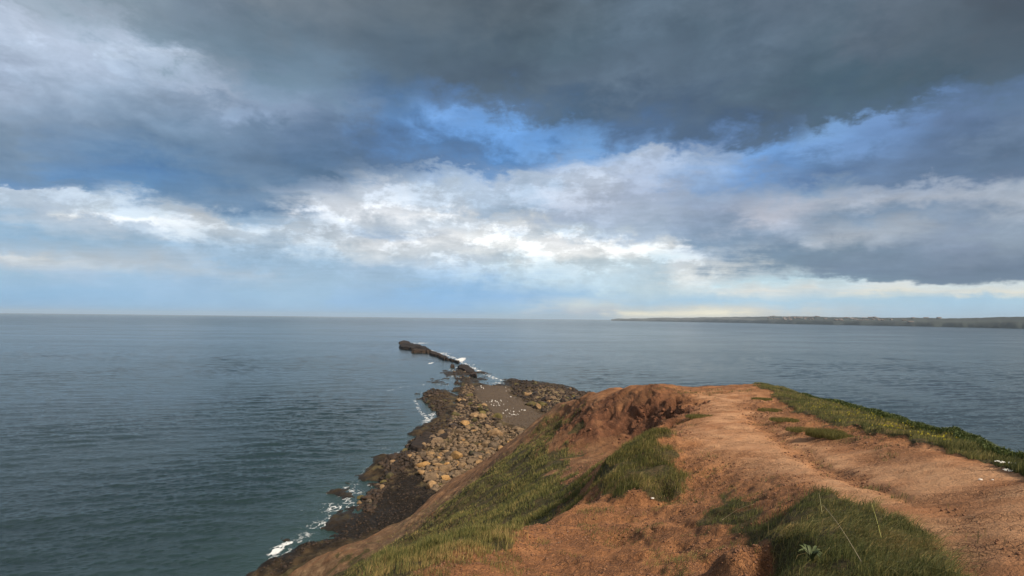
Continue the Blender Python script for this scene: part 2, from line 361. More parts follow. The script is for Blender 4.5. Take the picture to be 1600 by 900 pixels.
def blade_material(name, cols, trans=0.25):
    mt, nt, p = mat(name)
    t = nt.attr('tint').outputs['Fac']
    r = nt.node('ShaderNodeValToRGB'); cr = r.color_ramp
    while len(cr.elements) < len(cols): cr.elements.new(0.5)
    for i, c in enumerate(cols):
        cr.elements[i].position = i / (len(cols) - 1); cr.elements[i].color = c + (1,)
    nt.link(t, r.inputs[0]); nt.link(r.outputs[0], p.inputs['Base Color']); p.inputs['Roughness'].default_value = 0.6
    p.inputs['Specular IOR Level'].default_value = 0.25
    tr = nt.node('ShaderNodeBsdfTranslucent'); nt.link(r.outputs[0], tr.inputs[0])
    mx = nt.node('ShaderNodeMixShader'); mx.inputs[0].default_value = trans
    nt.link(p.outputs[0], mx.inputs[1]); nt.link(tr.outputs[0], mx.inputs[2])
    o = [n for n in nt.n if n.type == 'OUTPUT_MATERIAL'][0]
    nt.link(mx.outputs[0], o.inputs[0])
    return mt

# ------------------------------------------------------------------ headland: cross-sections, each at one depth
K = 15
SL = {
 1.2: [W(-40,-3),W(-34,1),W(-22,9.5),W(-13,17),W(-7,22.5),W(-3,26.2),W(-.7,27.8),W(.8,28.2),W(2.2,28.3),W(3.4,28.3),W(4.6,28.3),W(5.6,28.2),W(12,22),W(26,6),W(40,-3)],
 2.4: [W(-40,-3),W(-34,1),W(-22,9),W(-13,16),W(-7,21.5),W(-3,25.3),W(-.6,26.9),W(1,27.6),W(2.4,28.0),W(3.6,28.0),W(4.9,28.05),W(6,27.9),W(12.5,22),W(26,6),W(40,-3)],
 4.5: [W(-40,-3),W(-34,1),W(-22,8.5),W(-13,15),W(-7,20.2),W(-1.5,24.9),(1090,1045),(1340,935),(1500,912),(1650,880),W(5.9,27.85),W(6.9,27.7),W(14,21),W(27,6),W(40,-3)],
 6.5: [W(-40,-3),W(-34,1),W(-22,8),W(-12,15),W(-5,21),(780,1000),(1090,945),(1270,850),(1425,838),(1540,810),(1650,786),(1740,780),W(15,20),W(28,6),W(41,-3)],
 9:   [W(-40,-3),W(-33,1),W(-22,7.5),W(-12,14),(540,935),(700,895),(880,925),(1120,880),(1320,792),(1450,768),(1575,742),(1640,738),W(17,19),W(29,5),W(42,-3)],
 12:  [W(-40,-3),W(-33,.8),W(-20,7.5),(470,960),(620,866),(760,838),(900,852),(1090,818),(1255,757),(1365,738),(1478,712),(1560,716),W(19,18.5),W(30,5),W(42,-3)],
 16:  [W(-40,-3),W(-32,.8),W(-18,8),(520,990),(700,925),(855,822),(935,778),(1080,762),(1205,722),(1310,706),(1405,686),(1490,690),W(22,18),W(32,4),W(43,-3)],
 21:  [W(-40,-3),W(-32,.8),W(-16,9),(600,950),(760,865),(890,790),(945,735),(1035,692),(1140,682),(1230,676),(1325,664),(1410,668),W(25,17),W(34,4),W(44,-3)],
 28:  [W(-40,-3),W(-31,.8),W(-16,9),(640,895),(790,805),(890,750),(955,715),(1035,672),(1110,652),(1195,646),(1265,640),(1350,645),W(29,16),W(36,4),W(46,-3)],
 38:  [W(-36,-3),W(-29,.8),W(-16,8.5),(640,850),(780,772),(880,712),(1000,684),(1056,626),(1115,620),(1170,616),(1212,616),(1275,624),W(33,14),W(38,4),W(48,-3)],
 46:  [W(-33,-3),W(-26,.8),W(-12.3,8.5),(700,790),(820,712),(890,668),(945,622),(1015,600),(1090,605),(1140,602),(1178,600),(1225,608),W(36,13),W(40,3),W(49,-3)],
 52:  [W(-30,-3),W(-23,.8),W(-9.8,8.8),(725,770),(830,697),(885,655),(930,619),(1010,608),(1090,614),(1140,614),(1180,618),(1220,650),W(34,11),W(38,3),W(46,-3)],
 56:  [W(-28,-3),(450,905),(628,830),(730,762),(815,700),(872,655),(915,621),(985,616),(1050,630),(1085,650),(1130,680),(1190,715),W(34,9),W(38,2.5),W(45,-3)],
 60:  [W(-25,-3),(488,880),(640,815),(730,755),(800,698),(855,655),(900,625),(960,632),(1020,660),(1080,690),(1120,720),(1160,760),W(32,6),W(38,2),W(44,-3)],
 68:  [W(-20,-3),(600,837),(680,788),(750,732),(806,690),(850,656),(888,629),(940,640),(980,668),(1030,700),(1060,720),(1090,745),W(28,5),W(34,1),W(41,-3)],
 80:  [W(-14,-3),(665,785),(730,740),(780,705),(822,672),(858,645),(882,631),(910,640),(940,670),(970,700),(1000,730),W(22,3),W(27,1.5),W(32,0),W(38,-3)],
 105: [W(-12,-3),(755,722),(785,702),(812,682),(835,666),(855,652),(870,644),(885,650),(905,668),(925,685),(945,700),W(20,1.5),W(24,.5),W(28,-1),W(32,-3)],
 135: [W(2,-2),(832,668),(840,663),(848,660),(856,656),(864,652),(872,652),(880,656),(888,662),(896,668),W(17,0),W(19,-1),W(21,-2),W(23,-2.5),W(25,-3)],
 150: [W(6+i*1.3,-2.5) for i in range(15)]}
ys = sorted(SL)
KX = np.zeros((len(ys), K)); KZ = np.zeros((len(ys), K))
for i, y in enumerate(ys):
    assert len(SL[y]) == K, y
    for k, p_ in enumerate(SL[y]):
        if p_[0] == 'w': KX[i, k], KZ[i, k] = p_[1], p_[2]
        else:
            q = at(p_[0], p_[1], y); KX[i, k], KZ[i, k] = q[0], q[2]
def pchip(x, y, xi):                            # monotone cubic along axis 0
    h = np.diff(x); d = np.diff(y, axis=0) / h[:, None]
    m_ = np.zeros_like(y); m_[0], m_[-1] = d[0], d[-1]
    for i in range(1, len(x) - 1):
        w1, w2 = 2 * h[i] + h[i - 1], h[i] + 2 * h[i - 1]
        ok = d[i - 1] * d[i] > 0
        with np.errstate(all='ignore'):
            m_[i] = np.where(ok, (w1 + w2) / (w1 / d[i - 1] + w2 / d[i]), 0)
    j = np.clip(np.searchsorted(x, xi) - 1, 0, len(x) - 2)
    t = ((xi - x[j]) / h[j])[:, None]; hj = h[j][:, None]
    return (2 * t**3 - 3 * t**2 + 1) * y[j] + (t**3 - 2 * t**2 + t) * hj * m_[j] + (-2 * t**3 + 3 * t**2) * y[j + 1] + (t**3 - t**2) * hj * m_[j + 1]
NR, NC = 820, 900
LY = np.linspace(math.log(1.2), math.log(150), NR); YY = np.exp(LY)
SI = np.concatenate([np.linspace(0, 2, 60, endpoint=False), np.linspace(2, 11.4, 760, endpoint=False), np.linspace(11.4, 14, 80)])
gx = pchip(np.log(ys), KX, LY); gz = pchip(np.log(ys), KZ, LY)
GX = pchip(np.arange(K, dtype=float), gx.T.copy(), SI).T; GZ = pchip(np.arange(K, dtype=float), gz.T.copy(), SI).T
GY = np.repeat(YY[:, None], NC, 1)

# a first reading of the smooth surface, to find where each region lies on the ground
def ground_poly(pts):
    """photo outline -> outline on the ground: the nearest smooth-surface point on each sight line"""
    out = []
    gX, gY, gZ = GX[::2, ::2], GY[::2, ::2], GZ[::2, ::2]
    d = np.stack([gX, gY, gZ], -1) - EYE
    den_ = d @ F; uu = 800 + (d @ RT) / den_ * FPX; vv = 450 - (d @ UP) / den_ * FPX
    for u, v in pts:
        e = (uu - u) ** 2 + (vv - v) ** 2
        near = np.where(e < max(64.0, e.min() + 20), gY, 1e9)
        i = np.unravel_index(np.argmin(near + e * 0.02), e.shape)
        out.append((gX[i], gY[i]))
    return out
def region(pts, soft=0.12, warp=0.35, sc_=1.2, seed=0):
    poly = ground_poly(pts)
    k = GY * 0.08
    s = sdist(GX + fbm(GX / sc_, GY / sc_, 4, seed) * warp * k, GY + fbm(GX / sc_, GY / sc_, 4, seed + 50) * warp * k * 2.5, poly)
    return sstep(s, -soft * k * 2, soft * k * 3)
thr_e = np.interp(GY, [1, 6.5, 9, 12, 16, 21, 28, 38, 46, 50], [11.0, 10.6, 10.3, 10.08, 9.9, 9.62, 9.58, 9.8, 10.1, 10.3])
s_e = SI[None, :] + 0.22 * fbm(GX / 0.9, GY / 1.6, 4, 1) - thr_e
g_edge = sstep(s_e, -0.04, 0.16) * sstep(-GY, -50, -46)
PT_TUFT = [(925,742),(960,712),(1000,680),(1040,672),(1045,700),(1050,735),(1058,765),(1020,772),(975,762),(935,765),(915,755)]
g_tuft = region(PT_TUFT, seed=2)
g_slope = region([(520,895),(590,850),(660,812),(705,775),(765,728),(815,698),(860,688),(900,692),(880,720),(850,748),(905,738),(915,765),(860,798),(790,832),(740,842),(660,870),(560,900)], seed=3, warp=0.5)
g_slope2 = region([(850,650),(885,640),(900,650),(870,672),(840,690),(815,700),(800,705)], seed=4) * 0.55
PT_FRONT = [(540,905),(575,890),(610,850),(660,825),(700,818),(760,822),(805,828),(830,865),(800,885),(700,890),(620,905)]
g_front = region(PT_FRONT, seed=5, warp=0.5)
PT_CLUMP = [(1215,905),(1205,860),(1225,815),(1250,780),(1290,768),(1350,770),(1390,795),(1450,835),(1500,870),(1560,930),(1400,1100),(1200,1100)]
g_clump = region(PT_CLUMP, seed=6)
g_mid = region([(1115,800),(1130,768),(1165,772),(1200,790),(1215,800),(1200,835),(1150,850),(1115,830)], seed=8) * 0.75
g_halo = np.maximum.reduce([region(PT_TUFT, 0.45, 1.3, 0.8, 71), region(PT_CLUMP, 0.35, 1.3, 0.5, 72), region(PT_FRONT, 0.5, 1.3, 0.6, 73)]) * 0.45
g_top = region([(985,606),(1050,600),(1110,604),(1165,600),(1165,606),(1110,614),(1060,610)], seed=19) * 0.5
g_sp = region([(1050,730),(1068,728),(1085,760),(1075,780),(1055,770)], seed=9) * 0.6
grass = np.maximum.reduce([g_edge, g_tuft, g_slope, g_slope2, g_front, g_clump, g_mid, g_sp, g_top])
hole = region([(640,895),(700,868),(760,862),(790,880),(760,910),(640,915)], seed=11)
grass = grass * (1 - 0.7 * hole)
grass = np.maximum(grass, 0.7 * sstep(SI[None, :], 4.5, 2.0) * sstep(GY, 30, 8))
path = region([(1085,606),(1180,601),(1190,640),(1240,668),(1300,690),(1420,700),(1500,724),(1600,760),(1700,800),(1750,1000),(1530,1000),(1500,880),(1390,790),(1300,762),(1160,735),(1095,705),(1060,676),(1080,640)], seed=12, soft=0.3)
path = np.maximum(path, sstep(SI[None, :] + 0.08 * fbm(GX / 0.5, GY / 0.5, 3, 18), 7.95, 8.15) * sstep(-GY, -16, -11) * (1 - g_edge))
g_clump = g_clump * (1 - sstep(SI[None, :], 8.0, 8.12))
grass = grass * (1 - path * (1 - g_edge))
red = region([(880,628),(935,612),(1000,599),(1050,602),(1078,612),(1070,640),(1045,662),(1010,672),(960,690),(900,700),(850,700),(830,690),(850,660)], seed=13, soft=0.3)
scarp = region([(1015,640),(1045,610),(1078,612),(1078,640),(1050,660),(1020,672)], seed=14)
brown = region([(430,905),(470,875),(560,855),(640,800),(700,765),(760,722),(800,700),(760,750),(700,800),(640,850),(560,905)], seed=15)
crumb = np.clip(1 - path * 0.9, 0, 1)

# detail relief
slope_z = sstep(np.abs(np.gradient(GZ, axis=1)) / (np.abs(np.gradient(GX, axis=1)) + 1e-4), 0.25, 0.9)
rel = 0.10 * fbm(GX / 2.2, GY / 2.2, 5, 31) * (1 - 0.7 * path)
top_ = sstep(SI[None, :], 6.6, 7.4) * sstep(-SI[None, :], -11.8, -11.2)
rel = rel + 0.45 * fbm(GX / 4.5, GY / 5, 4, 32) * sstep(GY, 14, 45) * (1 - path) * (1 - 0.75 * top_)
rill = np.abs(fbm(GY / 2.2 + 0.5 * fbm(GX / 3, GY / 3, 3, 37), GX / 14, 4, 36, 0.6))
rel = rel - 0.9 * np.clip(0.32 - rill, 0, 1) * np.maximum(brown, 0.5 * red) * sstep(GY, 24, 36)
rel = rel + 0.2 * np.abs(fbm(GX / 0.7, GY / 0.9, 4, 35)) * np.maximum(red, brown * 0.6) * sstep(GY, 20, 30)
rid = 1 - np.abs(fbm(GX / 1.9 + 0.3 * GZ, GY / 1.3, 4, 33))
rel = rel + (0.5 * (rid - 0.72) * np.maximum(red, 0.35 * brown)) * sstep(GY, 20, 34)
cav = fbm(GX / 0.9, GY / 0.9, 4, 34, 0.6)
cav = fbm(GX / 1.3, GY / 1.3, 4, 34, 0.55)
rel = rel - 0.9 * scarp * sstep(cav, -0.3, 0.3)
# crumbling clay near the camera
crm = vnoise(GX / 0.24, GY / 0.30, 41) * 0.5 + vnoise(GX / 0.11, GY / 0.16, 42) * 0.4 - 0.9 * np.clip(0.36 - vnoise(GX / 0.17, GY / 0.24, 39), 0, 1)
rel = rel + 0.11 * (crm - 0.4) * crumb * (0.35 + 0.65 * sstep(fbm(GX / 1.1, GY / 1.1, 3, 40), -0.3, 0.3)) * sstep(-GY, -40, -14)
rel = rel + 0.05 * fbm(GX / 0.5, GY / 0.5, 3, 43) * crumb
# worn channel down the path, rills across it
chan = ground_poly([(1172,640),(1200,668),(1245,700),(1300,730),(1360,752),(1420,775),(1480,800),(1540,835),(1620,880)])
dc = linedist(GX + 0.12 * fbm(GX / 0.7, GY / 0.7, 3, 44), GY + 0.3 * fbm(GX, GY, 3, 45), chan)
rel = rel - 0.07 * sstep(GY, 6, 12) * np.exp(-(dc / (0.10 + GY * 0.010)) ** 2) - 0.03 * sstep(GY, 6, 12) * np.exp(-(dc / (0.3 + GY * 0.03)) ** 2)
groove = (0.35 + 0.65 * sstep(GY, 6, 12)) * np.exp(-(dc / (0.12 + GY * 0.011)) ** 2)
path = path * (1 - 0.8 * groove)
rel = rel - 0.04 * groove
rel = rel + 0.035 * fbm((GX * 0.8 + GY * 0.45) / 0.3, (GY * 0.8 - GX * 0.45) / 2.2, 3, 46) * path
# step up at the turf's edge beside the path
edge = ground_poly([(1181,606),(1186,628),(1205,645),(1235,662),(1262,672),(1300,684),(1345,690),(1420,702),(1500,728),(1600,762)])
de = linedist(GX + 0.15 * fbm(GX / 0.5, GY / 0.5, 3, 47), GY, edge)
rel = rel + 0.12 * g_edge * sstep(GY, 6, 14) + 0.14 * np.exp(-(de / 0.35) ** 2) * sstep(GY, 10, 20) * (0.5 + 0.5 * fbm(GX / 0.6, GY / 0.9, 3, 48))
def bump_at(u, v, rx, ry, h, Yd=None):
    (x0, y0), = ground_poly([(u, v)])
    return h * np.exp(-((GX - x0) / rx) ** 2 - ((GY - y0) / ry) ** 2)
rel = rel + bump_at(1150, 905, 0.42, 0.5, 0.42) - bump_at(1195, 855, 0.3, 0.55, 0.42) - bump_at(1215, 890, 0.22, 0.5, 0.35)
rel = rel - bump_at(1110, 880, 0.22, 0.9, 0.2)
rel = rel + 0.12 * g_clump * sstep(GY, 4, 6.5) + 0.25 * g_tuft - bump_at(918, 752, 0.35, 1.0, 0.8)
rel = rel + bump_at(1012, 603, 2.6, 2.5, 0.35)
scour = region([(880,775),(925,760),(1050,772),(1080,800),(1060,850),(960,850),(880,830)], seed=16)
rel = rel - 0.25 * scour * sstep(vnoise(GX / 0.9, GY / 0.9, 49), 0.1, 0.9)
dwn = sstep(GZ, 0.0, 1.5)
GZ2 = GZ + rel * dwn
# overhang-like raggedness sideways on steep places
GX2 = GX - 0.35 * red * fbm(GY / 1.4, GZ / 0.8, 4, 51) * sstep(GY, 20, 34)
dull = np.clip(brown + 0.6 * sstep(SI[None, :], 7.0, 5.0) * sstep(GY, 24, 34), 0, 1) * (1 - red)
clayred = np.clip(red + 0.75 * scarp, 0, 1) * (1 - 0.5 * path)
HP = np.stack([GX2, GY, GZ2], -1)
me = make_mesh('headland', HP.reshape(-1, 3), grid_faces(NR, NC), ground_material(),
               attrs={'grass': grass * 1.0, 'path': path, 'red': clayred, 'crumb': crumb, 'dull': dull})
tag(link('headland', me), kind='structure')

def inv_region(ui, vi):                         # nearest real ground point on a sight line
    d = HP - EYE
    den_ = d @ F; uu = 800 + (d @ RT) / den_ * FPX; vv = 450 - (d @ UP) / den_ * FPX
    e = (uu - ui) ** 2 + (vv - vi) ** 2
    near = np.where(e < max(16.0, e.min() + 8), GY, 1e9)
    i = np.unravel_index(np.argmin(near + e * 0.02), e.shape)
    return HP[i].copy()

# ------------------------------------------------------------------ shore
nr, nc = 620, 760
tv = np.linspace(30 / 48.0, 30 / 330.0, nr); sy = 30 / tv
tu = np.linspace(-0.62, 0.42, nc)
SX = tu[None, :] * sy[:, None]; SY = np.repeat(sy[:, None], nc, 1)
sd = shore_sd(SX, SY); SZ = shore_z(SX, SY, sd)
gmask = sstep(sdist(SX + fbm(SX / 4, SY / 4, 3, 61) * 2, SY, GRAVEL), -1, 1.5)
dmask = sstep(sdist(SX + fbm(SX / 3, SY / 3, 3, 62) * 2.5, SY, DARK), -1, 1)
wet = np.clip(sstep(-SZ, -0.55, -0.05) + 0.6 * sstep(SY, 200, 235), 0, 1)
t = fbm((SX + 0.4 * SY) / 7, (SY - 0.4 * SX) / 16, 3, 23)
TANP = poly_at([(596, 800), (612, 740), (640, 700), (665, 680), (705, 660), (745, 672), (735, 690), (680, 690), (655, 715), (632, 740), (622, 790)])
RTAN = poly_at([(820, 612), (850, 606), (900, 615), (930, 630), (900, 640), (860, 650), (835, 635)])
tan_ = (np.exp(-(np.abs(t - 0.13) / 0.045) ** 2) + np.exp(-(np.abs(t - 0.45) / 0.04) ** 2)) * (0.25 + 0.75 * sstep(sdist(SX, SY, TANP), -3, 3)) * sstep(fbm(SX / 5, SY / 5, 2, 63), -0.5, 0.1)
tan_ = np.clip(tan_ * 1.3 + 0.8 * sstep(sdist(SX, SY, RTAN), -2, 6), 0, 1)
me = make_mesh('shore', np.stack([SX, SY, SZ], -1).reshape(-1, 3), grid_faces(nr, nc), shore_material(),
               attrs={'gravel': gmask, 'dark': dmask, 'wet': wet, 'tan': tan_})
tag(link('shore', me), kind='structure')

# ------------------------------------------------------------------ sea
nr, nc = 1000, 1050
tv = np.concatenate([np.linspace(1.15, 0.56, 90, endpoint=False), np.linspace(0.56, 0.02, 820, endpoint=False), np.geomspace(0.02, 30 / 30000.0, 90)])
sy = 30 / tv
tu = np.concatenate([np.linspace(-2.6, -1.06, 60, endpoint=False), np.linspace(-1.06, 1.06, 930), np.linspace(1.08, 2.6, 60)])
WX = tu[None, :] * sy[:, None]; WY = np.repeat(sy[:, None], nc, 1)
drow = np.gradient(sy)[:, None]
wz = np.zeros_like(WX)
rw = np.random.default_rng(3)
sdw = shore_sd(WX[:910], WY[:910]); sdw = np.concatenate([sdw, np.full((nr - 910, nc), -300.0)])
calm = 0.3 + 0.7 * sstep(-sdw, -2, 25)
lee = at_z(675, 592); calm = calm * (1 - 0.75 * np.exp(-((WX - lee[0]) / 22) ** 2 - ((WY - lee[1]) / 70) ** 2))
amod = 0.6 + 0.4 * fbm(WX / 40, WY / 60, 3, 71)
for i in range(84):
    lam = math.exp(rw.uniform(math.log(0.7), math.log(14)))
    th = rw.normal(0, 0.33) + R(100)              # travel direction, mostly away from the camera, crests tilting up to the right
    th = th + (0.35 if lam < 2 else 0) * rw.normal()
    kx, ky = math.cos(th) * 2 * math.pi / lam, math.sin(th) * 2 * math.pi / lam
    a = 0.0070 * lam ** 0.58 * rw.uniform(0.6, 1.3)
    att = sstep(lam / drow, 0.5, 2.0)
    ph = kx * WX + ky * WY + rw.uniform(0, 6.28) + 1.1 * fbm(WX / (lam * 5), WY / (lam * 5), 2, 80 + i)
    s_ = np.sin(ph)
    wz += a * att * (s_ + 0.25 * np.cos(2 * ph)) * amod * calm
# foam where the swell meets rock
foam = np.zeros_like(WX); nn = slice(0, 910)
fx, fy = WX[nn], WY[nn]; fsd = sdw[nn]
lace = 1 - np.abs(fbm(fx / 2.0, fy / 3.0, 5, 90, 0.6)) * 2.6
lace2 = 1 - np.abs(fbm(fx / 0.9, fy / 1.6, 4, 91, 0.6)) * 2.2
fm = np.exp(-np.abs(fsd + 0.5) / 1.1) * (0.35 + 0.5 * lace2) * (0.35 + 0.65 * sstep(fbm(fx / 11, fy / 11, 2, 92), -0.35, 0.25))
def splash(u, v, ru, rv, s, seed, fl=0.9):
    global fm
    c = at_z(u, v, 0.1); c2 = at_z(u + ru, v, 0.1); c3 = at_z(u, v - rv, 0.1)
    q = ((fx - c[0]) / abs(c2[0] - c[0])) ** 2 + ((fy - c[1]) / abs(c3[1] - c[1])) ** 2
    fm = np.maximum(fm, s * np.exp(-q) * (fl * lace2 + (1 - fl)) )
splash(433, 858, 11, 9, 1.9, 1, 0.6); splash(450, 848, 12, 5, 1.4, 2, 0.7)
splash(505, 822, 42, 16, 1.0, 3); splash(530, 790, 34, 16, 1.05, 4); splash(548, 768, 26, 10, 0.95, 5); splash(400, 845, 50, 8, 0.35, 6)
splash(478, 800, 34, 9, 0.6, 7); splash(600, 700, 30, 7, 0.55, 8); splash(645, 668, 22, 7, 0.55, 9); splash(585, 735, 14, 8, 0.7, 10)
splash(720, 562, 7, 3.5, 1.9, 11, 0.2); splash(690, 552, 22, 2.2, 0.95, 12, 0.5); splash(674, 567, 5, 2, 1.3, 13, 0.4); splash(735, 570, 22, 3, 0.8, 14)
splash(765, 585, 28, 5, 0.6, 15); splash(780, 598, 24, 2.5, 0.95, 16, 0.6); splash(658, 536, 28, 1.6, 0.9, 17, 0.4); splash(640, 612, 30, 6, 0.5, 18)
splash(703, 632, 9, 12, 1.2, 19, .6); splash(672, 650, 10, 14, 1.1, 20, .6); splash(705, 590, 25, 10, 0.6, 21); splash(860, 600, 60, 3, 0.6, 22)  # part foam, part bright sheen of the water painted in foam white
def surf(pts, wd, s):
    global fm
    P_ = [tuple(at_z(u, v, 0.1)[:2]) for u, v in pts]
    q = linedist(fx * 1.0, fy * 0.35, [(a, b * 0.35) for a, b in P_]) / wd
    fm = np.maximum(fm, s * np.exp(-q * q) * (0.35 + 0.65 * lace2))
surf([(668, 546), (690, 552), (706, 558), (722, 566), (745, 577), (770, 590), (795, 598)], 2.0, 1.15)
surf([(690, 553), (712, 558), (735, 566), (760, 577)], 3.0, 0.6)
surf([(605, 611), (630, 604), (655, 601), (690, 600)], 1.4, 0.7); surf([(650, 590), (672, 583), (700, 580)], 1.6, 0.6)
surf([(648, 625), (655, 640), (668, 655), (664, 668)], 0.9, 0.9); surf([(775, 600), (795, 606), (800, 616)], 0.9, 1.2)
surf([(470, 838), (500, 815), (520, 790), (550, 760), (570, 738), (592, 715)], 1.8, 0.62)
foam[nn] = np.clip(fm * sstep(fsd, 1.5, 0.3) * 1.0, 0, 1.6)
shal = np.exp(np.minimum(sdw, 0) / 8.0)
def sea_material():
    mt, nt, p = mat('sea_water')
    pos = nt.pos(); fo = nt.attr('foam').outputs['Fac']; sh = nt.attr('shallow').outputs['Fac']
    sp = nt.node('ShaderNodeSeparateXYZ'); nt.link(pos, sp.inputs[0])
    dist = nt.node('ShaderNodeVectorMath', operation='LENGTH'); nt.link(pos, dist.inputs[0]); D = dist.outputs['Value']
    patch = nt.noise(nt.scale(pos, (0.004, 0.012, 1)), 1.0, 4, 0.6)
    deep = nt.mix(nt.rng(patch, 0.35, 0.65), (0.010, 0.023, 0.026, 1), (0.016, 0.034, 0.036, 1))
    c = nt.mix(nt.math('MULTIPLY', sh, 0.8), deep, (0.018, 0.042, 0.032, 1))
    fn = nt.noise(nt.scale(pos, (1, 0.7, 1)), 2.6, 6, 0.7)
    ff = nt.rng(nt.math('ADD', fo, nt.math('MULTIPLY', nt.math('SUBTRACT', fn, 0.5), 0.9)), 0.42, 0.95)
    c = nt.mix(ff, c, (0.72, 0.74, 0.75, 1))
    nt.link(c, p.inputs['Base Color'])
    rgh = nt.rng(D, 100, 2500, 0.12, 0.22)
    rgh = nt.math('ADD', rgh, nt.rng(patch, 0.35, 0.65, -0.03, 0.04))
    nt.link(nt.math('MAXIMUM', rgh, nt.math('MULTIPLY', ff, 0.8)), p.inputs['Roughness'])
    p.inputs['IOR'].default_value = 1.333
    r1 = nt.noise(nt.scale(pos, (0.45, 1.2, 1)), 2.0, 6, 0.7, 0.3)
    r2 = nt.noise(nt.scale(pos, (0.45, 1.4, 1)), 0.16, 6, 0.65, 0.2)
    r3 = nt.noise(nt.scale(pos, (0.35, 1.3, 1)), 0.018, 6, 0.7)
    hh = nt.math('ADD', nt.math('MULTIPLY', r1, 0.13), nt.math('MULTIPLY', r2, nt.rng(D, 80, 600, 0.2, 0.8)))
    hh = nt.math('ADD', hh, nt.math('MULTIPLY', r3, nt.rng(D, 400, 4000, 0.0, 2.5)))
    b = nt.node('ShaderNodeBump'); b.inputs['Distance'].default_value = 1.0; b.inputs['Strength'].default_value = 1.0
    nt.link(hh, b.inputs['Height']); nt.link(b.outputs[0], p.inputs['Normal'])
    return mt
me = make_mesh('sea', np.stack([WX, WY, wz], -1).reshape(-1, 3), grid_faces(nr, nc), sea_material(), attrs={'foam': foam, 'shallow': shal})
tag(link('sea', me), kind='structure')

# ------------------------------------------------------------------ far coast
cu = np.linspace(955, 1800, 420)
dist = np.interp(cu, [955, 1000, 1100, 1200, 1300, 1400, 1500, 1600, 1800], [9800, 9000, 7600, 5900, 4900, 4200, 3600, 3100, 2500])
topv = np.interp(cu, [955, 965, 1000, 1060, 1100, 1180, 1200, 1250, 1300, 1400, 1480, 1530, 1570, 1600, 1800], [499.5, 498.6, 498, 496.5, 495.6, 494.2, 493.2, 493.8, 494.5, 495.2, 496.2, 495.2, 493.2, 493, 492])
topv = topv + 0.9 * fbm(cu / 60, cu * 0, 4, 101) + 0.3 * fbm(cu / 7, cu * 0, 3, 102)
rows = []
tn = np.array([0, .02, .12, .3, .5, .7, .85, 1.0, 1.15, 1.6, 2.6])
hp = np.array([-.06, .06, .42, .58, .66, .8, .92, 1.0, 1.0, .98, .4])
for ti, hi in zip(tn, hp):
    r_ = []
    for k, u in enumerate(cu):
        d = ray(u, 500); tx = d[0] / d[1]
        zt = at(u, topv[k], dist[k])[2]
        zt = max(zt, 8)
        yy = dist[k] + 25 * fbm(np.array(u / 22.0), np.array(3.0 + ti), 3, 103) + ti * (220 + 0.03 * dist[k])
        cliff = sstep(np.array(u), 1180, 1120)          # chalk cliffs rise sheer at the far end
        h_ = hi + (0.35 * math.sin(min(1, ti * 6) * 1.57) * (1 - hi)) * cliff if ti > 0.01 else hi
        r_.append((tx * yy, yy, zt * h_ * (1 + 0.05 * float(fbm(np.array(u / 9.0), np.array(ti * 2), 3, 104)) * (0.2 < hi < .99))))
    rows.append(r_)
C = np.array(rows)
mt, nt, p = mat('far_land')
pos = nt.pos(); sp = nt.node('ShaderNodeSeparateXYZ'); nt.link(pos, sp.inputs[0])
chalk = nt.attr('chalk').outputs['Fac']
n1 = nt.noise(nt.scale(pos, (1, 1, 0.6)), 0.006, 6, 0.7); n2 = nt.noise(pos, 0.004, 5, 0.6)
field = nt.mix(nt.rng(n2, 0.4, 0.6), (0.010, 0.018, 0.018, 1), (0.026, 0.036, 0.030, 1))  # land colours darkened and tinted blue, a distance haze painted into them
cl = nt.mix(nt.rng(n1, 0.35, 0.65), (0.05, 0.055, 0.058, 1), (0.17, 0.175, 0.175, 1))
nt.link(nt.mix(chalk, field, cl), p.inputs['Base Color']); p.inputs['Roughness'].default_value = 1.0
ch = np.zeros(C.shape[:2])
ch[1:7] = (0.7 * sstep(cu, 1250, 1150) + 0.08 * sstep(cu, 1600, 1300))[None, :]
ch[5:7] *= 0.5
me = make_mesh('far_coast', C.reshape(-1, 3), grid_faces(C.shape[0], C.shape[1]), mt, attrs={'chalk': ch})
tag(link('far_coast', me), kind='structure')
# houses of the seaside town on the far coast
mw, nt, p = mat('pale_render'); p.inputs['Roughness'].default_value = 0.9
oi = nt.node('ShaderNodeObjectInfo').outputs['Random']; nt.link(nt.mix(oi, (0.2, 0.19, 0.18, 1), (0.5, 0.49, 0.47, 1)), p.inputs['Base Color'])
mr, nt, p = mat('roof_tiles'); p.inputs['Base Color'].default_value = (0.13, 0.09, 0.075, 1); p.inputs['Roughness'].default_value = 0.9
wallv = [(-.5,-.5,0),(.5,-.5,0),(.5,.5,0),(-.5,.5,0),(-.5,-.5,.6),(.5,-.5,.6),(.5,.5,.6),(-.5,.5,.6),(-.5,0,.95),(.5,0,.95)]
wf = [(0,1,5,4),(2,3,7,6),(1,2,6,9,5),(3,0,4,8,7),(0,3,2,1)]
rv = [(-.54,-.56,.6),(.54,-.56,.6),(.54,0,1.0),(-.54,0,1.0),(.54,.56,.6),(-.54,.56,.6),(-.54,-.56,.64),(.54,-.56,.64),(.54,0,1.05),(-.54,0,1.05),(.54,.56,.64),(-.54,.56,.64)]
rf = [(6,7,8,9),(9,8,10,11),(0,1,7,6),(4,5,11,10),(0,3,2,1),(3,5,4,2)]
wme = make_mesh('wall', np.array(wallv), wf, mw, smooth=False); rme = make_mesh('roof', np.array(rv), rf, mr, smooth=False)
def coast_pt(u, trow):
    k = int(np.clip(np.searchsorted(cu, u), 0, len(cu) - 1))
    z_ = [np.interp(trow, tn, C[:, k, a]) for a in range(3)]
    return z_
rh = random.Random(5)
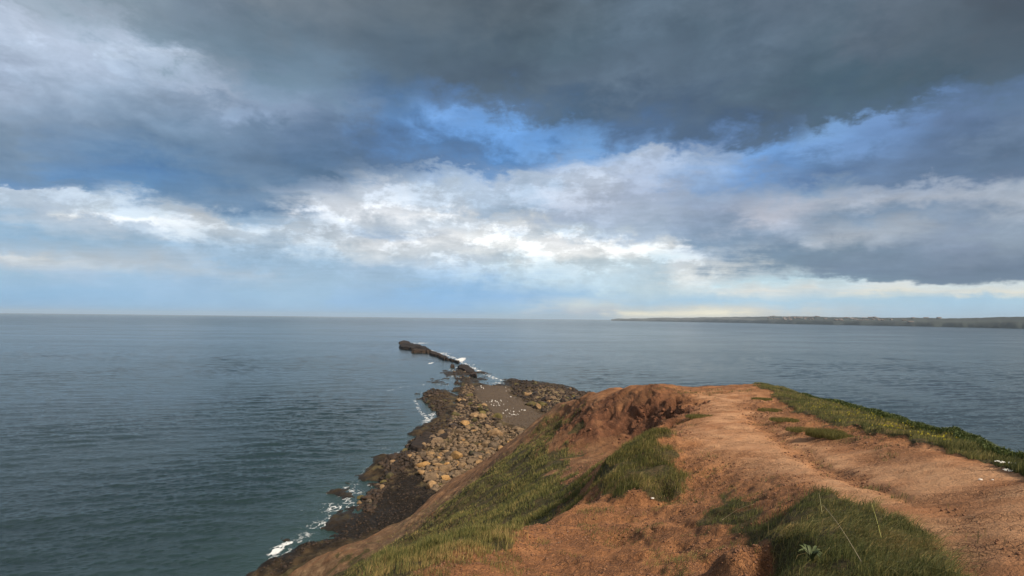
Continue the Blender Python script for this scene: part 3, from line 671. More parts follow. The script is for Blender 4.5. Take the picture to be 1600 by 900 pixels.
for i in range(64):
    u = rh.choice([rh.gauss(1265, 28), rh.gauss(1235, 18), rh.gauss(1330, 45), rh.uniform(1200, 1480)])
    x, y, z = coast_pt(max(1195, min(1520, u)), rh.uniform(0.15, 0.95))
    e = bpy.data.objects.new('house', None); COL.objects.link(e)
    e.location = (x, y, z - 1.5); e.rotation_euler.z = rh.uniform(-.5, .5)
    e.scale = (rh.uniform(16, 46), rh.uniform(12, 18), rh.uniform(9, 15))
    wide = e.scale[0] > 31
    where = 'left end' if u < 1235 else 'centre' if u < 1275 else 'right end' if u < 1340 else 'outskirts right'
    tag(e, ('pale wide terrace of houses, ' if wide else 'small pale house, ') + where + ' of the distant town on the far coast', 'house', 'houses of the town on the far coast')
    for n_, m_ in (('wall', wme), ('roof', rme)): link(n_, m_, e)

# ------------------------------------------------------------------ boulders
def ico(sub):
    import bmesh
    bm = bmesh.new(); bmesh.ops.create_icosphere(bm, subdivisions=sub, radius=1)
    V = np.array([v.co[:] for v in bm.verts]); Fc = np.array([[v.index for v in f_.verts] for f_ in bm.faces]); bm.free()
    return V, Fc
def rock_shape(seed, sub=3, flat=0.62, cuts=9):
    r_ = np.random.default_rng(seed); V, Fc = ico(sub)
    V = V * np.array([1.0, r_.uniform(0.6, 0.9), flat * r_.uniform(0.8, 1.15)])
    for k in range(cuts):
        n_ = r_.normal(size=3); n_ /= np.linalg.norm(n_); h = r_.uniform(0.42, 0.75) * (0.75 if abs(n_[2]) > .8 else 1)
        dd = V @ n_ - h; V = V - np.outer(np.maximum(dd, 0) * 0.88, n_)
    nz = fbm(V[:, 0] * 2 + seed, V[:, 1] * 2 + V[:, 2] * 1.7, 4, seed)
    V = V * (1 + 0.09 * nz)[:, None]
    return V, Fc
ROCKM = {
 'tan': rock_material('tan_sandstone', (0.17, 0.10, 0.047), (0.36, 0.235, 0.12), (0.045, 0.028, 0.015)),
 'orange': rock_material('orange_sandstone', (0.20, 0.125, 0.058), (0.29, 0.19, 0.10), (0.10, 0.06, 0.028)),
 'grey': rock_material('grey_limestone', (0.095, 0.066, 0.042), (0.235, 0.165, 0.10), (0.035, 0.025, 0.016)),
 'dark': rock_material('wet_weed_rock', (0.022, 0.017, 0.012), (0.07, 0.045, 0.03), (0.01, 0.009, 0.008), 0.5),
 'olive': rock_material('olive_weed_rock', (0.045, 0.042, 0.018), (0.12, 0.095, 0.04), (0.02, 0.018, 0.01), 0.7)}
shapes = [rock_shape(100 + i, 3, 0.66) for i in range(9)]
RM = {(c, i): make_mesh('boulder', shapes[i][0], shapes[i][1], ROCKM[c], smooth=True) for c in ROCKM for i in range(9)}
for me_ in RM.values():
    me_.set_sharp_from_angle(angle=R(32))
def shore_h(x, y):
    a = np.array([[x]]); b = np.array([[y]])
    return float(shore_z(a, b, shore_sd(a, b))[0, 0])
rb = random.Random(11)
placed = []
def free(x, y, r, k=0.72):
    for (a, b, c) in placed:
        if (a - x) ** 2 + (b - y) ** 2 < (k * (r + c)) ** 2: return False
    return True
CN = {'tan': 'tan brown', 'orange': 'orange', 'grey': 'greyish', 'dark': 'dark wet', 'olive': 'olive weedy'}
def put_boulder(x, y, r, c, label, group, sink=0.25, rz=None, sq=(1, 1, 1), tilt=0.25):
    o = link('boulder', RM[(c, rb.randrange(9))])
    o.location = (x, y, shore_h(x, y) + r * (0.5 - sink) * sq[2]); o.scale = (r * sq[0], r * sq[1], r * sq[2])
    o.rotation_euler = (rb.uniform(-tilt, tilt), rb.uniform(-tilt, tilt), rb.uniform(0, 6.28) if rz is None else rz)
    tag(o, label, 'boulder', group); placed.append((x, y, r)); return o
SPECIAL = [  # photo spot, half width in photo pixels, colour, squash, label
 (690, 768, 12, 'orange', (1.1, .7, .5), 'flat orange boulder lying alone at the foot of the clay slope, nearest the camera'),
 (672, 746, 12, 'tan', (1, .9, 1.0), 'large rounded tan boulder just above the flat orange boulder, left of its twin'),
 (696, 747, 10, 'tan', (1, .9, .9), 'large rounded tan boulder right of its twin, above the flat orange boulder'),
 (661, 727, 11, 'orange', (1.1, .8, .75), 'broad orange boulder beside the dark weedy shelf, on the left of the field'),
 (685, 728, 8, 'tan', (1.15, .7, .55), 'flat tan slab boulder right of the broad orange boulder'),
 (663, 697, 5.5, 'orange', (.9, .9, 1.1), 'small bright orange upright boulder below the smooth dark slab'),
 (682, 694, 10, 'tan', (1.2, .9, .9), 'wide brown boulder right of the small bright orange boulder'),
 (696, 706, 6, 'grey', (1.1, .9, .7), 'pale greyish boulder in the middle left of the boulder field'),
 (714, 723, 5, 'orange', (.9, .9, 1), 'small bright orange boulder in the middle of the boulder field'),
 (700, 676, 7, 'dark', (1.3, .9, .8), 'black wet boulder beside a bright pool near the waterline'),
 (596, 725, 6, 'dark', (1, .9, .9), 'dark round boulder standing in the surf off the shelf edge'),
 (613, 723, 6, 'tan', (1, .9, .8), 'tan boulder at the surf edge, right of the dark round one'),
 (566, 768, 8, 'olive', (1.2, .8, .7), 'olive weedy boulder at the edge of the foam beside the shelf')]
for (u, v, hw, c, sq, lb) in SPECIAL:
    q = at_z(u, v, 1.0); r = hw / FPX * q[1]
    put_boulder(q[0], q[1], r, c, lb, None, 0.2, 0.2, sq, 0.1)
FIELD = poly_at([(655, 705), (690, 675), (730, 672), (780, 668), (825, 678), (860, 690), (840, 720), (790, 760), (720, 800), (680, 778), (668, 760), (650, 735), (640, 720)])
UPPER = poly_at([(700, 672), (705, 655), (716, 632), (722, 602), (738, 602), (745, 625), (760, 642), (785, 664), (760, 672), (720, 675)])
RIGHT = poly_at([(800, 606), (792, 594), (830, 598), (870, 604), (915, 612), (945, 622), (900, 645), (860, 655), (828, 638), (800, 618)])
LEFTW = poly_at([(660, 625), (662, 610), (684, 608), (703, 622), (700, 640), (690, 652), (676, 640)])
SPITW = poly_at([(710, 600), (708, 586), (714, 573), (726, 572), (744, 582), (744, 590), (728, 602)])
EDGE = poly_at([(556, 790), (575, 765), (598, 745), (600, 725), (625, 702), (655, 680), (662, 690), (630, 715), (612, 745), (590, 790), (570, 800)])
def in_poly(x, y, P_): return float(sdist(np.array([x]), np.array([y]), P_)[0]) > 0
def scatter(P_, n, rmin, rmax, power, cols, tries=None, k=0.6):
    P2 = np.array(P_); lo, hi = P2.min(0), P2.max(0); res = []
    for _ in range(tries or n * 30):
        if len(res) >= n: break
        x = rb.uniform(lo[0], hi[0]); 
        y = 1 / rb.uniform(1 / hi[1], 1 / lo[1])
        r = rmin + (rmax - rmin) * rb.random() ** power
        if not in_poly(x, y, P_) or not free(x, y, r, k): continue
        placed.append((x, y, r)); res.append((x, y, r, rb.choice(cols)))
    return res
cand = []
cand += [('field', *q) for q in scatter(FIELD, 260, 0.55, 1.75, 2.4, ['tan'] * 8 + ['grey'] * 7 + ['olive', 'orange', 'dark'])]
cand += [('upper', *q) for q in scatter(UPPER, 60, 0.7, 1.9, 2.0, ['olive', 'tan', 'dark', 'olive', 'grey'])]
cand += [('right', *q) for q in scatter(RIGHT, 60, 0.8, 2.2, 2.0, ['olive', 'dark', 'dark', 'tan'])]
cand += [('left', *q) for q in scatter(LEFTW, 26, 0.5, 1.2, 1.5, ['dark', 'dark', 'olive'])]
cand += [('spit', *q) for q in scatter(SPITW, 26, 0.6, 1.2, 1.5, ['dark', 'dark', 'olive'])]
cand += [('edge', *q) for q in scatter(EDGE, 26, 0.4, 1.1, 1.5, ['grey', 'dark', 'olive'])]
PLACE = {'field': 'in the boulder field below the slope', 'upper': 'on the seaward rocks left of the gravel flat', 'right': 'on the rocks beyond the gravel flat',
         'left': 'on the weedy outcrop ringed by water left of the gravel flat', 'spit': 'on the broken spit running out to the far reef', 'edge': 'along the surf edge of the dark shelf'}
GRP = {k: 'boulders ' + v for k, v in PLACE.items()}
cand.sort(key=lambda q: -q[3] / q[2])
for (zn, x, y, r, c) in cand[:285]:
    hi_ = {'field': 1.05, 'upper': 1.2, 'right': 1.4, 'left': .85, 'spit': .95, 'edge': .7}[zn]
    sz = 'large' if r > hi_ else ('middling' if r > hi_ * 0.8 else 'small')
    fu = 800 + x / y * 800; fv = 497 + (30 / y) * 800
    sub = ''
    if zn == 'field':
        sub = ', ' + (('far' if fv < 700 else 'middle' if fv < 735 else 'near') + ' part, ' + ('seaward side' if fu < 700 + (735 - fv) * .8 else 'slope side'))
    elif zn in ('upper', 'right'):
        sub = ', ' + ('far half' if fv < (640 if zn == 'upper' else 618) else 'near half')
    o = link('boulder', RM[(c, rb.randrange(9))])
    s = r * rb.uniform(0.9, 1.15)
    o.location = (x, y, shore_h(x, y) + r * 0.18); o.scale = (s * 1.05, s, s * rb.uniform(0.8, 1.1))
    o.rotation_euler = (rb.uniform(-.35, .35), rb.uniform(-.35, .35), rb.uniform(0, 6.28))
    tag(o, '%s %s boulder %s' % (sz, CN[c], PLACE[zn] + sub), 'boulder', GRP[zn])
# everything smaller: rubble, one object per rock kind
small = [rock_shape(200 + i, 1, 0.65, 5) for i in range(6)]
def merged(name, items, material, lib, smooth=False, attrs=None):
    VV, FF, n = [], [], 0
    for (x, y, z, s, rz, tx) in items:
        V, Fc = lib[int(RNG.integers(len(lib)))]
        cz, sz_ = math.cos(rz), math.sin(rz)
        Rm = np.array([[cz, -sz_, 0], [sz_, cz, 0], [0, 0, 1]]) @ np.array([[1, 0, 0], [0, math.cos(tx), -math.sin(tx)], [0, math.sin(tx), math.cos(tx)]])
        VV.append(V @ Rm.T * s + (x, y, z)); FF.append(Fc + n); n += len(V)
    me = make_mesh(name, np.concatenate(VV), np.concatenate(FF), material, smooth)
    return me
def rubble_items(P_, n, rmin, rmax, up=0.15):
    P2 = np.array(P_); lo, hi = P2.min(0), P2.max(0)
    x = RNG.uniform(lo[0], hi[0], n * 3); y = 1 / RNG.uniform(1 / hi[1], 1 / lo[1], n * 3)
    ok = sdist(x, y, P_) > 0; x, y = x[ok][:n], y[ok][:n]
    z = shore_z(x, y, shore_sd(x, y)); r = rmin + (rmax - rmin) * RNG.random(len(x)) ** 2.5
    return [(a, b, c + up * d, d, RNG.uniform(0, 6.28), RNG.uniform(-.4, .4)) for a, b, c, d in zip(x, y, z, r)]
def stuff(name, items, m_, lib, label, cat):
    tag(link(name, merged(name, items, m_, lib)), label, cat, kind='stuff')
def rest(cs): return [(x, y, shore_h(x, y) + r * .15, r, rb.uniform(0, 6.28), rb.uniform(-.4, .4)) for (zn, x, y, r, c) in cand[285:] if c in cs]
stuff('rubble', rubble_items(FIELD, 1700, 0.22, 0.75) + rubble_items(UPPER, 500, 0.25, 0.8) + rest(('tan', 'orange')), ROCKM['tan'], small, 'tan brown rubble packed between the boulders', 'rubble')
stuff('rubble', rubble_items(FIELD, 1300, 0.22, 0.7) + rubble_items(UPPER, 500, 0.25, 0.8) + rubble_items(RTAN, 500, .3, .9) + rest(('grey', 'olive')), ROCKM['grey'], small, 'greyish rubble packed between the boulders', 'rubble')
BAND = poly_at([(556, 792), (575, 765), (600, 750), (598, 724), (622, 704), (655, 682), (700, 655), (722, 602), (735, 620), (745, 645), (720, 668), (690, 680), (660, 710), (650, 735), (620, 745), (600, 770), (580, 800)])
stuff('weedy_rubble', rubble_items(BAND, 1500, .15, .75) + rubble_items(DARK, 1300, .06, .28, .1) + rubble_items(UPPER, 900, 0.3, 0.9) + rubble_items(RIGHT, 1500, 0.3, 1.1) + rubble_items(LEFTW, 400, 0.3, .8) + rubble_items(SPITW, 160, .3, .7) + rubble_items(EDGE, 300, .2, .7) + rest(('dark',)), ROCKM['dark'], small, 'dark weed covered rubble along the tide line', 'rubble')
mp, nt, p = mat('white_pebble'); p.inputs['Base Color'].default_value = (0.62, 0.6, 0.56, 1); p.inputs['Roughness'].default_value = 0.8
stuff('pale_stones', [q for q in rubble_items(GRAVEL, 420, 0.08, 0.42, 0.3) if float(fbm(np.array(q[0] / 5.0), np.array(q[1] / 9.0), 2, 77)) > 0.12], mp, small, 'pale stones scattered over the brown gravel flat', 'stones')
stuff('gravel', rubble_items(GRAVEL, 3500, 0.08, 0.26, 0.2), ROCKM['grey'], small, 'small grey brown stones covering the gravel flat', 'gravel')

# ------------------------------------------------------------------ reef slabs out at the end of the spit
ROCKM['reef'] = rock_material('reef_rock', (0.018, 0.014, 0.011), (0.055, 0.038, 0.028), (0.01, 0.008, 0.007), 0.8)
def slab(name, pts, h, label, cat='rock ledge', z0=-0.6):
    P_ = [at_z(u, v, h * 0.5)[:2] for u, v in pts]; Pn = np.array(P_)
    c = Pn.mean(0); n = len(Pn)
    t_ = np.linspace(0, n, 90, endpoint=False); ring = np.stack([np.interp(t_, np.arange(n + 1), np.append(Pn[:, a], Pn[0, a])) for a in (0, 1)], -1)
    ring = ring + 0.9 * np.stack([fbm(ring[:, 0] / 3, ring[:, 1] / 5, 3, 121), 2.2 * fbm(ring[:, 0] / 3, ring[:, 1] / 5, 3, 122)], -1)
    V = []; 
    levels = [(1.06, z0), (1.03, 0.35 * h), (0.99, 0.42 * h), (0.975, 0.8 * h), (0.95, 0.97 * h), (0.8, 1.0 * h), (0.5, 1.02 * h), (0.2, 1.0 * h)]
    for s, z in levels:
        q = c + (ring - c) * s
        zz = z + (0.22 * h * fbm(q[:, 0] / 3, q[:, 1] / 4, 4, 123) if z > 0 else 0 * q[:, 0])
        V.append(np.column_stack([q, zz]))
    V = np.concatenate(V + [np.array([[c[0], c[1], h]])]); nl = len(levels); m_ = 90; faces = []
    for a in range(nl - 1):
        for b in range(m_): faces.append((a * m_ + b, a * m_ + (b + 1) % m_, (a + 1) * m_ + (b + 1) % m_, (a + 1) * m_ + b))
    for b in range(m_): faces.append(((nl - 1) * m_ + b, (nl - 1) * m_ + (b + 1) % m_, nl * m_))
    o = link(name, make_mesh(name, V - np.array([c[0], c[1], 0]), faces, ROCKM['reef'])); o.location = (c[0], c[1], 0)
    o.data.set_sharp_from_angle(angle=R(35))
    return tag(o, label, cat, 'rock ledges of the reef at the end of the spit')
slab('rock_ledge', [(624, 534.5), (632, 532.5), (641, 535), (640, 537), (624, 537)], 1.6, 'thin dark ledge at the far tip of the reef, just above the longest ledge')
slab('rock_ledge', [(624, 542), (626, 538.5), (642, 537.5), (655, 540), (668, 545), (673, 549), (660, 547), (645, 545.5), (628, 543.5)], 2.7, 'longest and tallest dark ledge of the reef')
slab('rock_ledge', [(644, 549.5), (646, 546.5), (660, 547), (674, 548), (672, 550)], 2.4, 'low flat ledge lying in front of the longest ledge')
slab('rock_ledge', [(672, 553), (674, 549), (682, 551.5), (690, 555), (688, 557), (678, 555)], 1.8, 'narrow ledge joined below the right end of the longest ledge')
slab('rock_ledge', [(686, 558), (688, 555), (698, 558), (702, 562), (694, 561)], 1.5, 'short dark ledge in the middle of the thin line of reef')
slab('rock_ledge', [(701, 562), (704, 560.5), (718, 565.5), (717, 567)], 1.2, 'low awash ledge nearest the white breaking wave')
slab('rock_ledge', [(714, 573), (722, 570), (730, 573), (741, 579), (744, 583), (730, 582), (724, 577)], 1.4, 'broad dark ledge where the spit breaks the surface again')
slab('rock_ledge', [(735, 586), (738, 583), (744, 585), (743, 588)], 1.5, 'small dark ledge right of the broken spit')
slab('rock_ledge', [(703, 573), (705, 570), (710, 570), (709, 573)], 1.2, 'small dark rock standing left of the broad dark ledge')
o = slab('rock_slab', [(642, 700), (650, 688), (668, 681), (690, 681), (697, 686), (684, 691), (664, 697), (652, 705)], 1.5, 'smooth dark slab with a tan rim above the boulder field')
o['group'] = 'ledges of the near shore'

# ------------------------------------------------------------------ grass
def sample_ground(n, mask, lo=0.35, ymin=2.0, ymax=200, smin=1.0, smax=12.3):
    i = RNG.uniform(0, NR - 1.001, n); 
    j = RNG.uniform(np.searchsorted(SI, smin), np.searchsorted(SI, smax) - 1.001, n)
    a, b = i.astype(int), j.astype(int); fi, fj = (i - a)[:, None], (j - b)[:, None]
    mv = mask[a, b]; y = YY[a]
    ok = (mv > lo * RNG.uniform(0.3, 2.6, n)) & (y > ymin) & (y < ymax)
    a, b, fi, fj = a[ok], b[ok], fi[ok], fj[ok]
    p_ = (HP[a, b] * (1 - fj) + HP[a, b + 1] * fj) * (1 - fi) + (HP[a + 1, b] * (1 - fj) + HP[a + 1, b + 1] * fj) * fi
    return p_
def blades(p_, h, wd, lean, tint, wind=(0.5, 0.25), droop=0.5):
    n = len(p_); th = RNG.uniform(0, 6.283, n)
    d = np.stack([np.cos(th), np.sin(th)], -1); ln = (RNG.random(n) * lean)[:, None]
    lv = d * ln + np.array(wind)[None] * RNG.uniform(0.4, 1.2, n)[:, None] * lean
    side = np.stack([-np.sin(th + 1.2), np.cos(th + 1.2), 0 * th], -1) * (wd * 0.5)[:, None]
    hh = h[:, None]
    up = np.array([0, 0, 1.0])
    mid = p_ + np.concatenate([lv * hh * 0.35, hh * 0.55], 1)
    tip = p_ + np.concatenate([lv * hh * 1.15, hh * (1 - droop * np.linalg.norm(lv, axis=1)[:, None] * 0.6)], 1)
    base = p_ - up * 0.02
    V = np.stack([base - side, base + side, mid + side * 0.75, mid - side * 0.75, tip], 1).reshape(-1, 3)
    k = np.arange(n)[:, None] * 5
    q = np.concatenate([k + 0, k + 1, k + 2, k + 3], 1); t3 = np.concatenate([k + 3, k + 2, k + 4], 1)
    return V, q, t3, np.repeat(tint, 5)
def grass_obj(name, parts, material, label, cat='grass', kind='stuff'):
    Vs, Qs, Ts, Cs, n = [], [], [], [], 0
    for V, q, t3, c in parts:
        Vs.append(V); Qs.append(q + n); Ts.append(t3 + n); Cs.append(c); n += len(V)
    V = np.concatenate(Vs); q = np.concatenate(Qs); t3 = np.concatenate(Ts); c = np.concatenate(Cs)
    me = bpy.data.meshes.new(name); me.vertices.add(len(V)); me.vertices.foreach_set('co', V.astype(np.float32).ravel())
    nq, ntr = len(q), len(t3)
    me.loops.add(nq * 4 + ntr * 3); me.loops.foreach_set('vertex_index', np.concatenate([q.ravel(), t3.ravel()]).astype(np.int32))
    me.polygons.add(nq + ntr); me.polygons.foreach_set('loop_start', np.concatenate([np.arange(nq) * 4, nq * 4 + np.arange(ntr) * 3]).astype(np.int32))
    me.update(calc_edges=True)
    at_ = me.attributes.new('tint', 'FLOAT', 'POINT'); at_.data.foreach_set('value', np.clip(c, 0, 1).astype(np.float32))
    me.materials.append(material); o = link(name, me)
    return tag(o, label, cat, kind=kind)
GM = blade_material('grass_blades', [(0.06, 0.07, 0.022), (0.10, 0.112, 0.036), (0.17, 0.165, 0.055), (0.28, 0.23, 0.08), (0.40, 0.28, 0.12)])
def patch_tint(p_, mean, seed):
    return mean + 0.3 * fbm(p_[:, 0] / 1.1, p_[:, 1] / 1.1, 4, seed) + RNG.normal(0, 0.19, len(p_))
def clumpy(p_, seed, s=0.6, thr=-0.25):
    return p_[fbm(p_[:, 0] / s, p_[:, 1] / s, 3, seed) > thr + RNG.normal(0, 0.15, len(p_))]
def field(mask, n, h0, h1, w0, mean, lean, seed, wind=(0.5, 0.2), clump=None, ymin=2.0, ymax=200):
    p_ = sample_ground(n, mask, ymin=ymin, ymax=ymax)
    if clump: p_ = clumpy(p_, seed, clump)
    m_ = len(p_); hv = RNG.uniform(h0, h1, m_) * (1 + 0.35 * fbm(p_[:, 0] / 0.8, p_[:, 1] / 0.8, 2, seed + 3))
    wd = w0 * (0.6 + 0.06 * p_[:, 1]) * RNG.uniform(0.7, 1.3, m_)
    return blades(p_, hv, wd, lean, patch_tint(p_, mean, seed), wind)
grass_obj('slope_grass', [field(np.maximum(g_slope, g_slope2), 1300000, 0.09, 0.24, 0.010, 0.38, 0.6, 140, (-.3, .1), 1.1),
                          field(np.clip(brown * 0.33 + g_slope2 * .5, 0, 1), 450000, 0.08, 0.22, 0.010, 0.6, 0.6, 141, (-.3, .1), 1.2)], GM, 'dark green grass covering the steep slope above the boulders')
grass_obj('turf_edge_grass', [field(g_edge, 1300000, 0.06, 0.17, 0.008, 0.42, 0.6, 142, (.4, .1), 0.9)], GM, 'green grass strip along the seaward edge of the path')
grass_obj('overhanging_grass', [field(g_tuft, 1500000, 0.09, 0.28, 0.008, 0.5, 0.9, 143, (-.1, -.3), 0.7)], GM, 'bright grass hanging over the bare scarp in the middle')
grass_obj('front_grass', [field(g_front, 1300000, 0.05, 0.15, 0.007, 0.86, 0.5, 144, (.1, .1), 0.35),
                          field(g_front, 110000, 0.2, 0.36, 0.006, 0.55, 0.3, 145, (.1, .1), 0.7)], GM, 'dry yellow and green grass on the mound at the bottom of the picture')
grass_obj('clump_grass', [field(g_clump, 1200000, 0.04, 0.12, 0.006, 0.52, 1.3, 146, (.7, -.2), 0.3),
                          field(g_clump, 130000, 0.12, 0.26, 0.006, 0.5, 1.5, 147, (.9, -.3), 0.5)], GM, 'tousled dark grass on the mound beside the near path')
grass_obj('sparse_grass', [field(np.maximum.reduce([g_mid, g_sp, g_top, g_halo * (1 - path)]), 1100000, 0.05, 0.18, 0.006, 0.28, 0.8, 148, (.2, .1), 0.25),
                           field(np.clip(1 - path, 0, 1) * (GY < 30) * (SI[None, :] > 5) * 0.5 * sstep(fbm(GX / 0.7, GY / 0.7, 4, 149), 0.30, 0.6), 900000, 0.04, 0.12, 0.006, 0.4, 0.8, 150)], GM, 'sparse thin grass on the crumbling clay')

# tufts one can count along the path's right edge
def tuft(u, v, r, n, h, label, mean=0.5, group='grass tufts along the path'):
    c = inv_region(u, v)
    a = RNG.uniform(0, 6.28, n); rr = r * np.sqrt(RNG.random(n))
    p_ = np.stack([rr * np.cos(a) * 1.5, rr * np.sin(a), 0 * a - 0.02], -1)
    # follow the ground under the tuft
    V, q, t3, cc = blades(p_, RNG.uniform(0.5, 1.1, n) * h, np.full(n, 0.006 * (0.6 + 0.06 * c[1])), 0.9, mean + RNG.normal(0, 0.15, n), (0, -.3))
    o = grass_obj('grass_tuft', [(V, q, t3, cc)], GM, label, 'grass tuft', None); o.location = Vector(c); o['group'] = group
tuft(1190, 620, .45, 1400, .16, 'dark grass tuft where the path narrows at its far end')
tuft(1204, 638, .45, 1400, .16, 'dark grass tuft at the first bend of the path edge')
tuft(1226, 654, .45, 1300, .15, 'long low grass tuft below the bend of the path edge')
tuft(1290, 676, .45, 3500, .28, 'thick isolated grass tuft on the bare right side of the path')
tuft(1307, 682, .3, 1500, .2, 'small grass tuft just right of the thick isolated tuft')
tuft(1092, 648, .5, 1500, .2, 'brown green grass tuft on the left shoulder of the path')
tuft(1250, 670, .4, 1200, .15, 'flat grass tuft between the bend and the thick isolated tuft')

# ------------------------------------------------------------------ shrubs and flowers on the seaward side
LM = blade_material('leaves', [(0.03, 0.045, 0.014), (0.05, 0.075, 0.02), (0.09, 0.11, 0.03)], 0.2)
def leafmound(mask, n, h, w0, mean, seed, ymin=2, ymax=200):
    p_ = sample_ground(n, mask, ymin=ymin, ymax=ymax, smin=10.3); p_ = clumpy(p_, seed, 1.5, -0.7)
    p_ = p_ + np.stack([0 * p_[:, 0], 0 * p_[:, 0], RNG.random(len(p_)) * h * (1 + .6 * fbm(p_[:, 0], p_[:, 1], 2, seed))], -1)
    m_ = len(p_)
    return blades(p_, RNG.uniform(.05, .12, m_), w0 * (1 + .05 * p_[:, 1]) * RNG.uniform(.6, 1.4, m_), 1.4, mean + RNG.normal(0, .3, m_), (0, 0))
outer = g_edge * sstep(SI[None, :], 10.75, 11.1)
grass_obj('scrub', [leafmound(outer, 900000, 0.12, 0.022, 0.75, 160, 7, 40)], LM, 'dark leafy scrub on the outer lip above the sea', 'scrub')
YM = blade_material('yellow_petals', [(0.45, 0.38, 0.03), (0.6, 0.5, 0.05)])
yl = sample_ground(5000, g_edge * (SI[None, :] < 10.95), ymin=13, ymax=30, smin=9.8); yl = clumpy(yl, 161, 1.0, 0.0) + (0, 0, .14)
grass_obj('yellow_flowers', [blades(yl, np.full(len(yl), .025), np.full(len(yl), .032), 1.2, RNG.random(len(yl)), (0, 0))], YM, 'small yellow flowers dotted through the edge turf', 'flowers')

def simple_mat(name, c, rough=0.7):
    mt, nt, p = mat(name)
    n_ = nt.noise(nt.pos(), 30, 4, 0.6)
    nt.link(nt.mix(n_, tuple(x * 0.75 for x in c) + (1,), tuple(min(1, x * 1.2) for x in c) + (1,)), p.inputs['Base Color'])
    p.inputs['Roughness'].default_value = rough
    return mt
M_dry, M_grn, M_wht = simple_mat('dry_stem', (0.26, 0.21, 0.12)), simple_mat('green_stem', (0.1, 0.14, 0.03)), simple_mat('white_flower', (0.72, 0.72, 0.66))
M_leaf = simple_mat('rosette_leaf', (0.06, 0.08, 0.025), 0.7)
def tube_mesh(name, pts, rad, material, n=6):
    pts = np.array(pts, float); V = []; Fc = []
    for i, p_ in enumerate(pts):
        t_ = pts[min(i + 1, len(pts) - 1)] - pts[max(i - 1, 0)]; t_ /= np.linalg.norm(t_) + 1e-9
        a = np.cross(t_, (0.3, 0.1, 1)); a /= np.linalg.norm(a) + 1e-9; b = np.cross(t_, a)
        r = rad[i] if hasattr(rad, '__len__') else rad
        for k in range(n):
            th = 2 * math.pi * k / n; V.append(p_ + r * (math.cos(th) * a + math.sin(th) * b))
    for i in range(len(pts) - 1):
        for k in range(n): Fc.append((i * n + k, i * n + (k + 1) % n, (i + 1) * n + (k + 1) % n, (i + 1) * n + k))
    Fc.append(tuple(range(n))); Fc.append(tuple(range((len(pts) - 1) * n, len(pts) * n)))
    return make_mesh(name, np.array(V), Fc, material)
# white umbels at the right edge of the view
for (u, v, Y, lb) in [(1563, 722, 9.6, 'white flower head on a thin stem, leftmost of the three over the sea'), (1583, 724, 9.6, 'white flower head on a thin stem, furthest right of the three'),
                      (1576, 735, 9.3, 'white flower head on a thin stem, lowest of the three')]:
    top = at(u, v, Y); g0 = inv_region(u - 8, v + 26)
    base = np.array([top[0], top[1], min(top[2] - 0.25, g0[2] - .1)])
    e = bpy.data.objects.new('flower', None); COL.objects.link(e); e.location = base; tag(e, lb, 'flower', 'white flower heads at the turf edge')
    L = top - base
    link('stem', tube_mesh('stem', [np.zeros(3), L * .5 + (.01, 0, 0), L], [.004, .003, .002], M_grn), e)
    V, Fc = [], []
    for k in range(26):
        a, r_ = RNG.uniform(0, 6.28), 0.075 * math.sqrt(RNG.random()); c = L + np.array([r_ * math.cos(a), r_ * math.sin(a), .012 - 2 * r_ * r_])
        b0 = len(V); s_ = RNG.uniform(.012, .02)
        for q in ((1, 0, 0), (0, 1, 0), (-1, 0, 0), (0, -1, 0), (0, 0, .6), (0, 0, -.6)): V.append(c + np.array(q) * s_)
        for (a1, a2) in ((0, 1), (1, 2), (2, 3), (3, 0)): Fc += [(b0 + a1, b0 + a2, b0 + 4), (b0 + a2, b0 + a1, b0 + 5)]
    link('flower_head', make_mesh('flower_head', np.array(V), Fc, M_wht), e)
def wand(name, p0, p1, sag, r, material, label, cat, lift=.04):
    a, b = inv_region(*p0), inv_region(*p1); a = a + (0, 0, lift); b = b + (0, 0, lift * 2.0)
    pts = [a + (b - a) * t_ + np.array([0, 0, sag * math.sin(math.pi * t_)]) for t_ in np.linspace(0, 1, 12)]
    me = tube_mesh(name, [q - a for q in pts], np.linspace(r, r * .5, 12), material)
    o = link(name, me); o.location = a; return tag(o, label, cat)
wand('dry_stalk', (1128, 820), (1178, 803), .05, .005, M_dry, 'straight pale dry stalk lying over the thin grass on the clay', 'stalk', .12)
wand('dry_stalk', (1345, 905), (1285, 832), .04, .0035, M_dry, 'long bent dry stalk rising from the dark grass mound at the bottom', 'stalk', .16)
wand('grass_stalk', (1378, 858), (1362, 812), .02, .003, simple_mat('yellow_stalk', (.38, .36, .09)), 'upright yellow green grass stalk in the dark mound', 'stalk', .12)
wand('grass_stalk', (1284, 812), (1280, 792), .03, .003, simple_mat('pale_stalk', (.36, .33, .14)), 'short pale grass stalk near the top left of the dark mound', 'stalk', .12)
# leaf rosette at the bottom
c = inv_region(1268, 890) + (0, 0, .09)
e = bpy.data.objects.new('leaf_rosette', None); COL.objects.link(e); e.location = c
tag(e, 'star shaped plant with narrow pointed leaves at the foot of the dark grass mound', 'plant')
for k in range(11):
    a = k * 0.5712 * 2 + rb.uniform(-.2, .2); L = rb.uniform(.09, .17); t_ = np.linspace(0, 1, 7)
    V, Fc = [], []
    for i, tt in enumerate(t_):
        w_ = .016 * math.sin(math.pi * min(1, tt * .86 + .12)) ** .7 if tt < 1 else .0008
        z = .11 * math.sin(tt * 2.2) ; x = tt * L
        for s_ in (-1, 0, 1): V.append((x * math.cos(a) - s_ * w_ * math.sin(a), x * math.sin(a) + s_ * w_ * math.cos(a), z + abs(s_) * .008))
    for i in range(6):
        for j in range(2): Fc.append((i * 3 + j, i * 3 + j + 1, i * 3 + j + 4, i * 3 + j + 3))
    link('leaf', make_mesh('leaf', np.array(V), Fc, M_leaf), e)

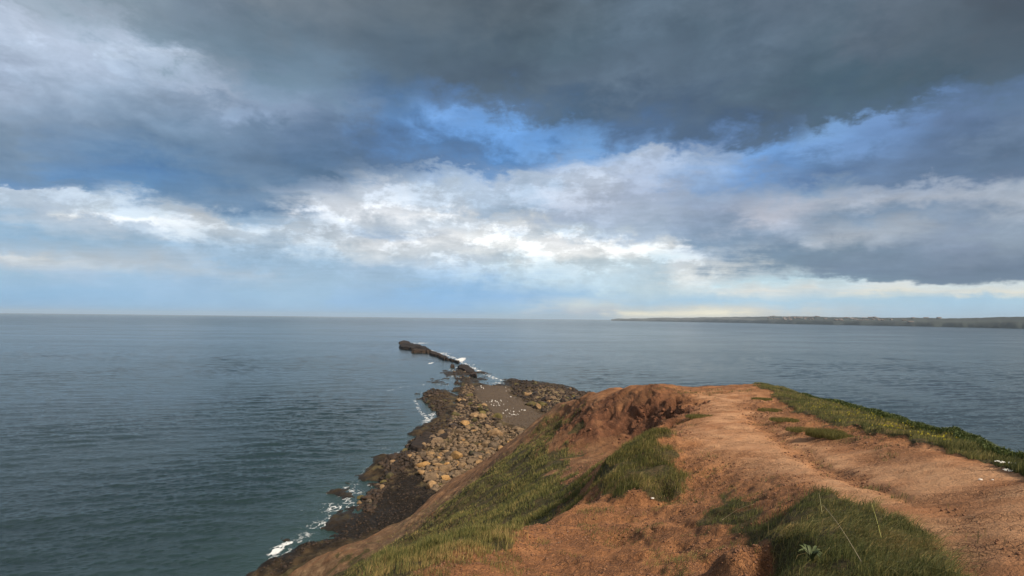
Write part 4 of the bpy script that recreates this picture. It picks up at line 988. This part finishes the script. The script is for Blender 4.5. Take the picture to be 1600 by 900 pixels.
# loose clay clods and a few pale stones
cl = [rock_shape(300 + i, 1, 0.75, 4) for i in range(5)]
CM = rock_material('clay_clod', (0.24, 0.10, 0.045), (0.38, 0.18, 0.085), (0.13, 0.06, 0.028), 0.95)
cm_mask = np.clip((1 - path) * (1 - grass), 0, 1) * (GY < 34) * (SI[None, :] > 4.6) * (SI[None, :] < 10.2) * sstep(fbm(GX / 1.5, GY / 1.5, 3, 170), -0.6, 0.5)
p_ = sample_ground(60000, cm_mask, 0.3, ymin=3.5, ymax=34, smin=4.6, smax=10.2)[:15000]
stuff('clay_clods', [(q[0], q[1], q[2] + .006, float(s * (0.35 + 0.065 * q[1])), float(a), .3) for q, s, a in zip(p_, 0.010 + 0.03 * RNG.random(len(p_)) ** 3, RNG.uniform(0, 6, len(p_)))], CM, cl,
      'loose crumbs and clods of dried orange clay', 'clay clods')
p_ = sample_ground(60000, scarp + 0.45 * red * (GY > 30) * sstep(fbm(GX / 1.5, GY / 1.5, 3, 171), 0.1, 0.5), 0.4, ymin=30, ymax=60)[:1500]
stuff('fallen_clay', [(q[0], q[1], q[2] + .02, float(s), float(a), .3) for q, s, a in zip(p_, 0.05 + 0.16 * RNG.random(len(p_)) ** 3, RNG.uniform(0, 6, len(p_)))],
      rock_material('bluff_clod', (0.10, 0.042, 0.025), (0.22, 0.1, 0.055), (0.05, 0.022, 0.015), 0.95), cl, 'dark red lumps of clay crumbled from the bluff', 'clay clods')
for (u, v, s, lb) in [(1532, 749, .035, 'white stone on the right edge of the path'), (1550, 748, .02, 'tiny white stone just right of the larger white stone on the path edge'), (1019, 779, .05, 'small pale stone on the bare scarp under the hanging grass')]:
    q = inv_region(u, v); V, Fc = small[2]
    o = link('stone', make_mesh('stone', V, Fc, mp)); o.location = q + (0, 0, s * .3); o.scale = (s * 1.3, s, s); tag(o, lb, 'stone')

# ------------------------------------------------------------------ haze
HAZE = 3.8e-5
if HAZE:
    mt = bpy.data.materials.new('haze'); mt.use_nodes = True; n2_ = NT(mt.node_tree); n2_.n.clear()
    pv = n2_.node('ShaderNodeVolumePrincipled'); pv.inputs['Color'].default_value = (0.66, 0.83, 1.0, 1); pv.inputs['Density'].default_value = HAZE
    ou = n2_.node('ShaderNodeOutputMaterial'); n2_.link(pv.outputs[0], ou.inputs['Volume'])
    a, b, t_ = 80000.0, 31000.0, 190.0
    V = np.array([(sx_ * a, y_, z_) for z_ in (-5.0, t_) for sx_, y_ in ((-1, -3000.0), (1, -3000.0), (1, b), (-1, b))])
    me = make_mesh('haze', V, np.array([(3, 2, 1, 0), (4, 5, 6, 7), (0, 1, 5, 4), (1, 2, 6, 5), (2, 3, 7, 6), (3, 0, 4, 7)]), mt, smooth=False)
    tag(link('haze', me), kind='stuff', label='thin sea air that veils the far coast', cat='haze')
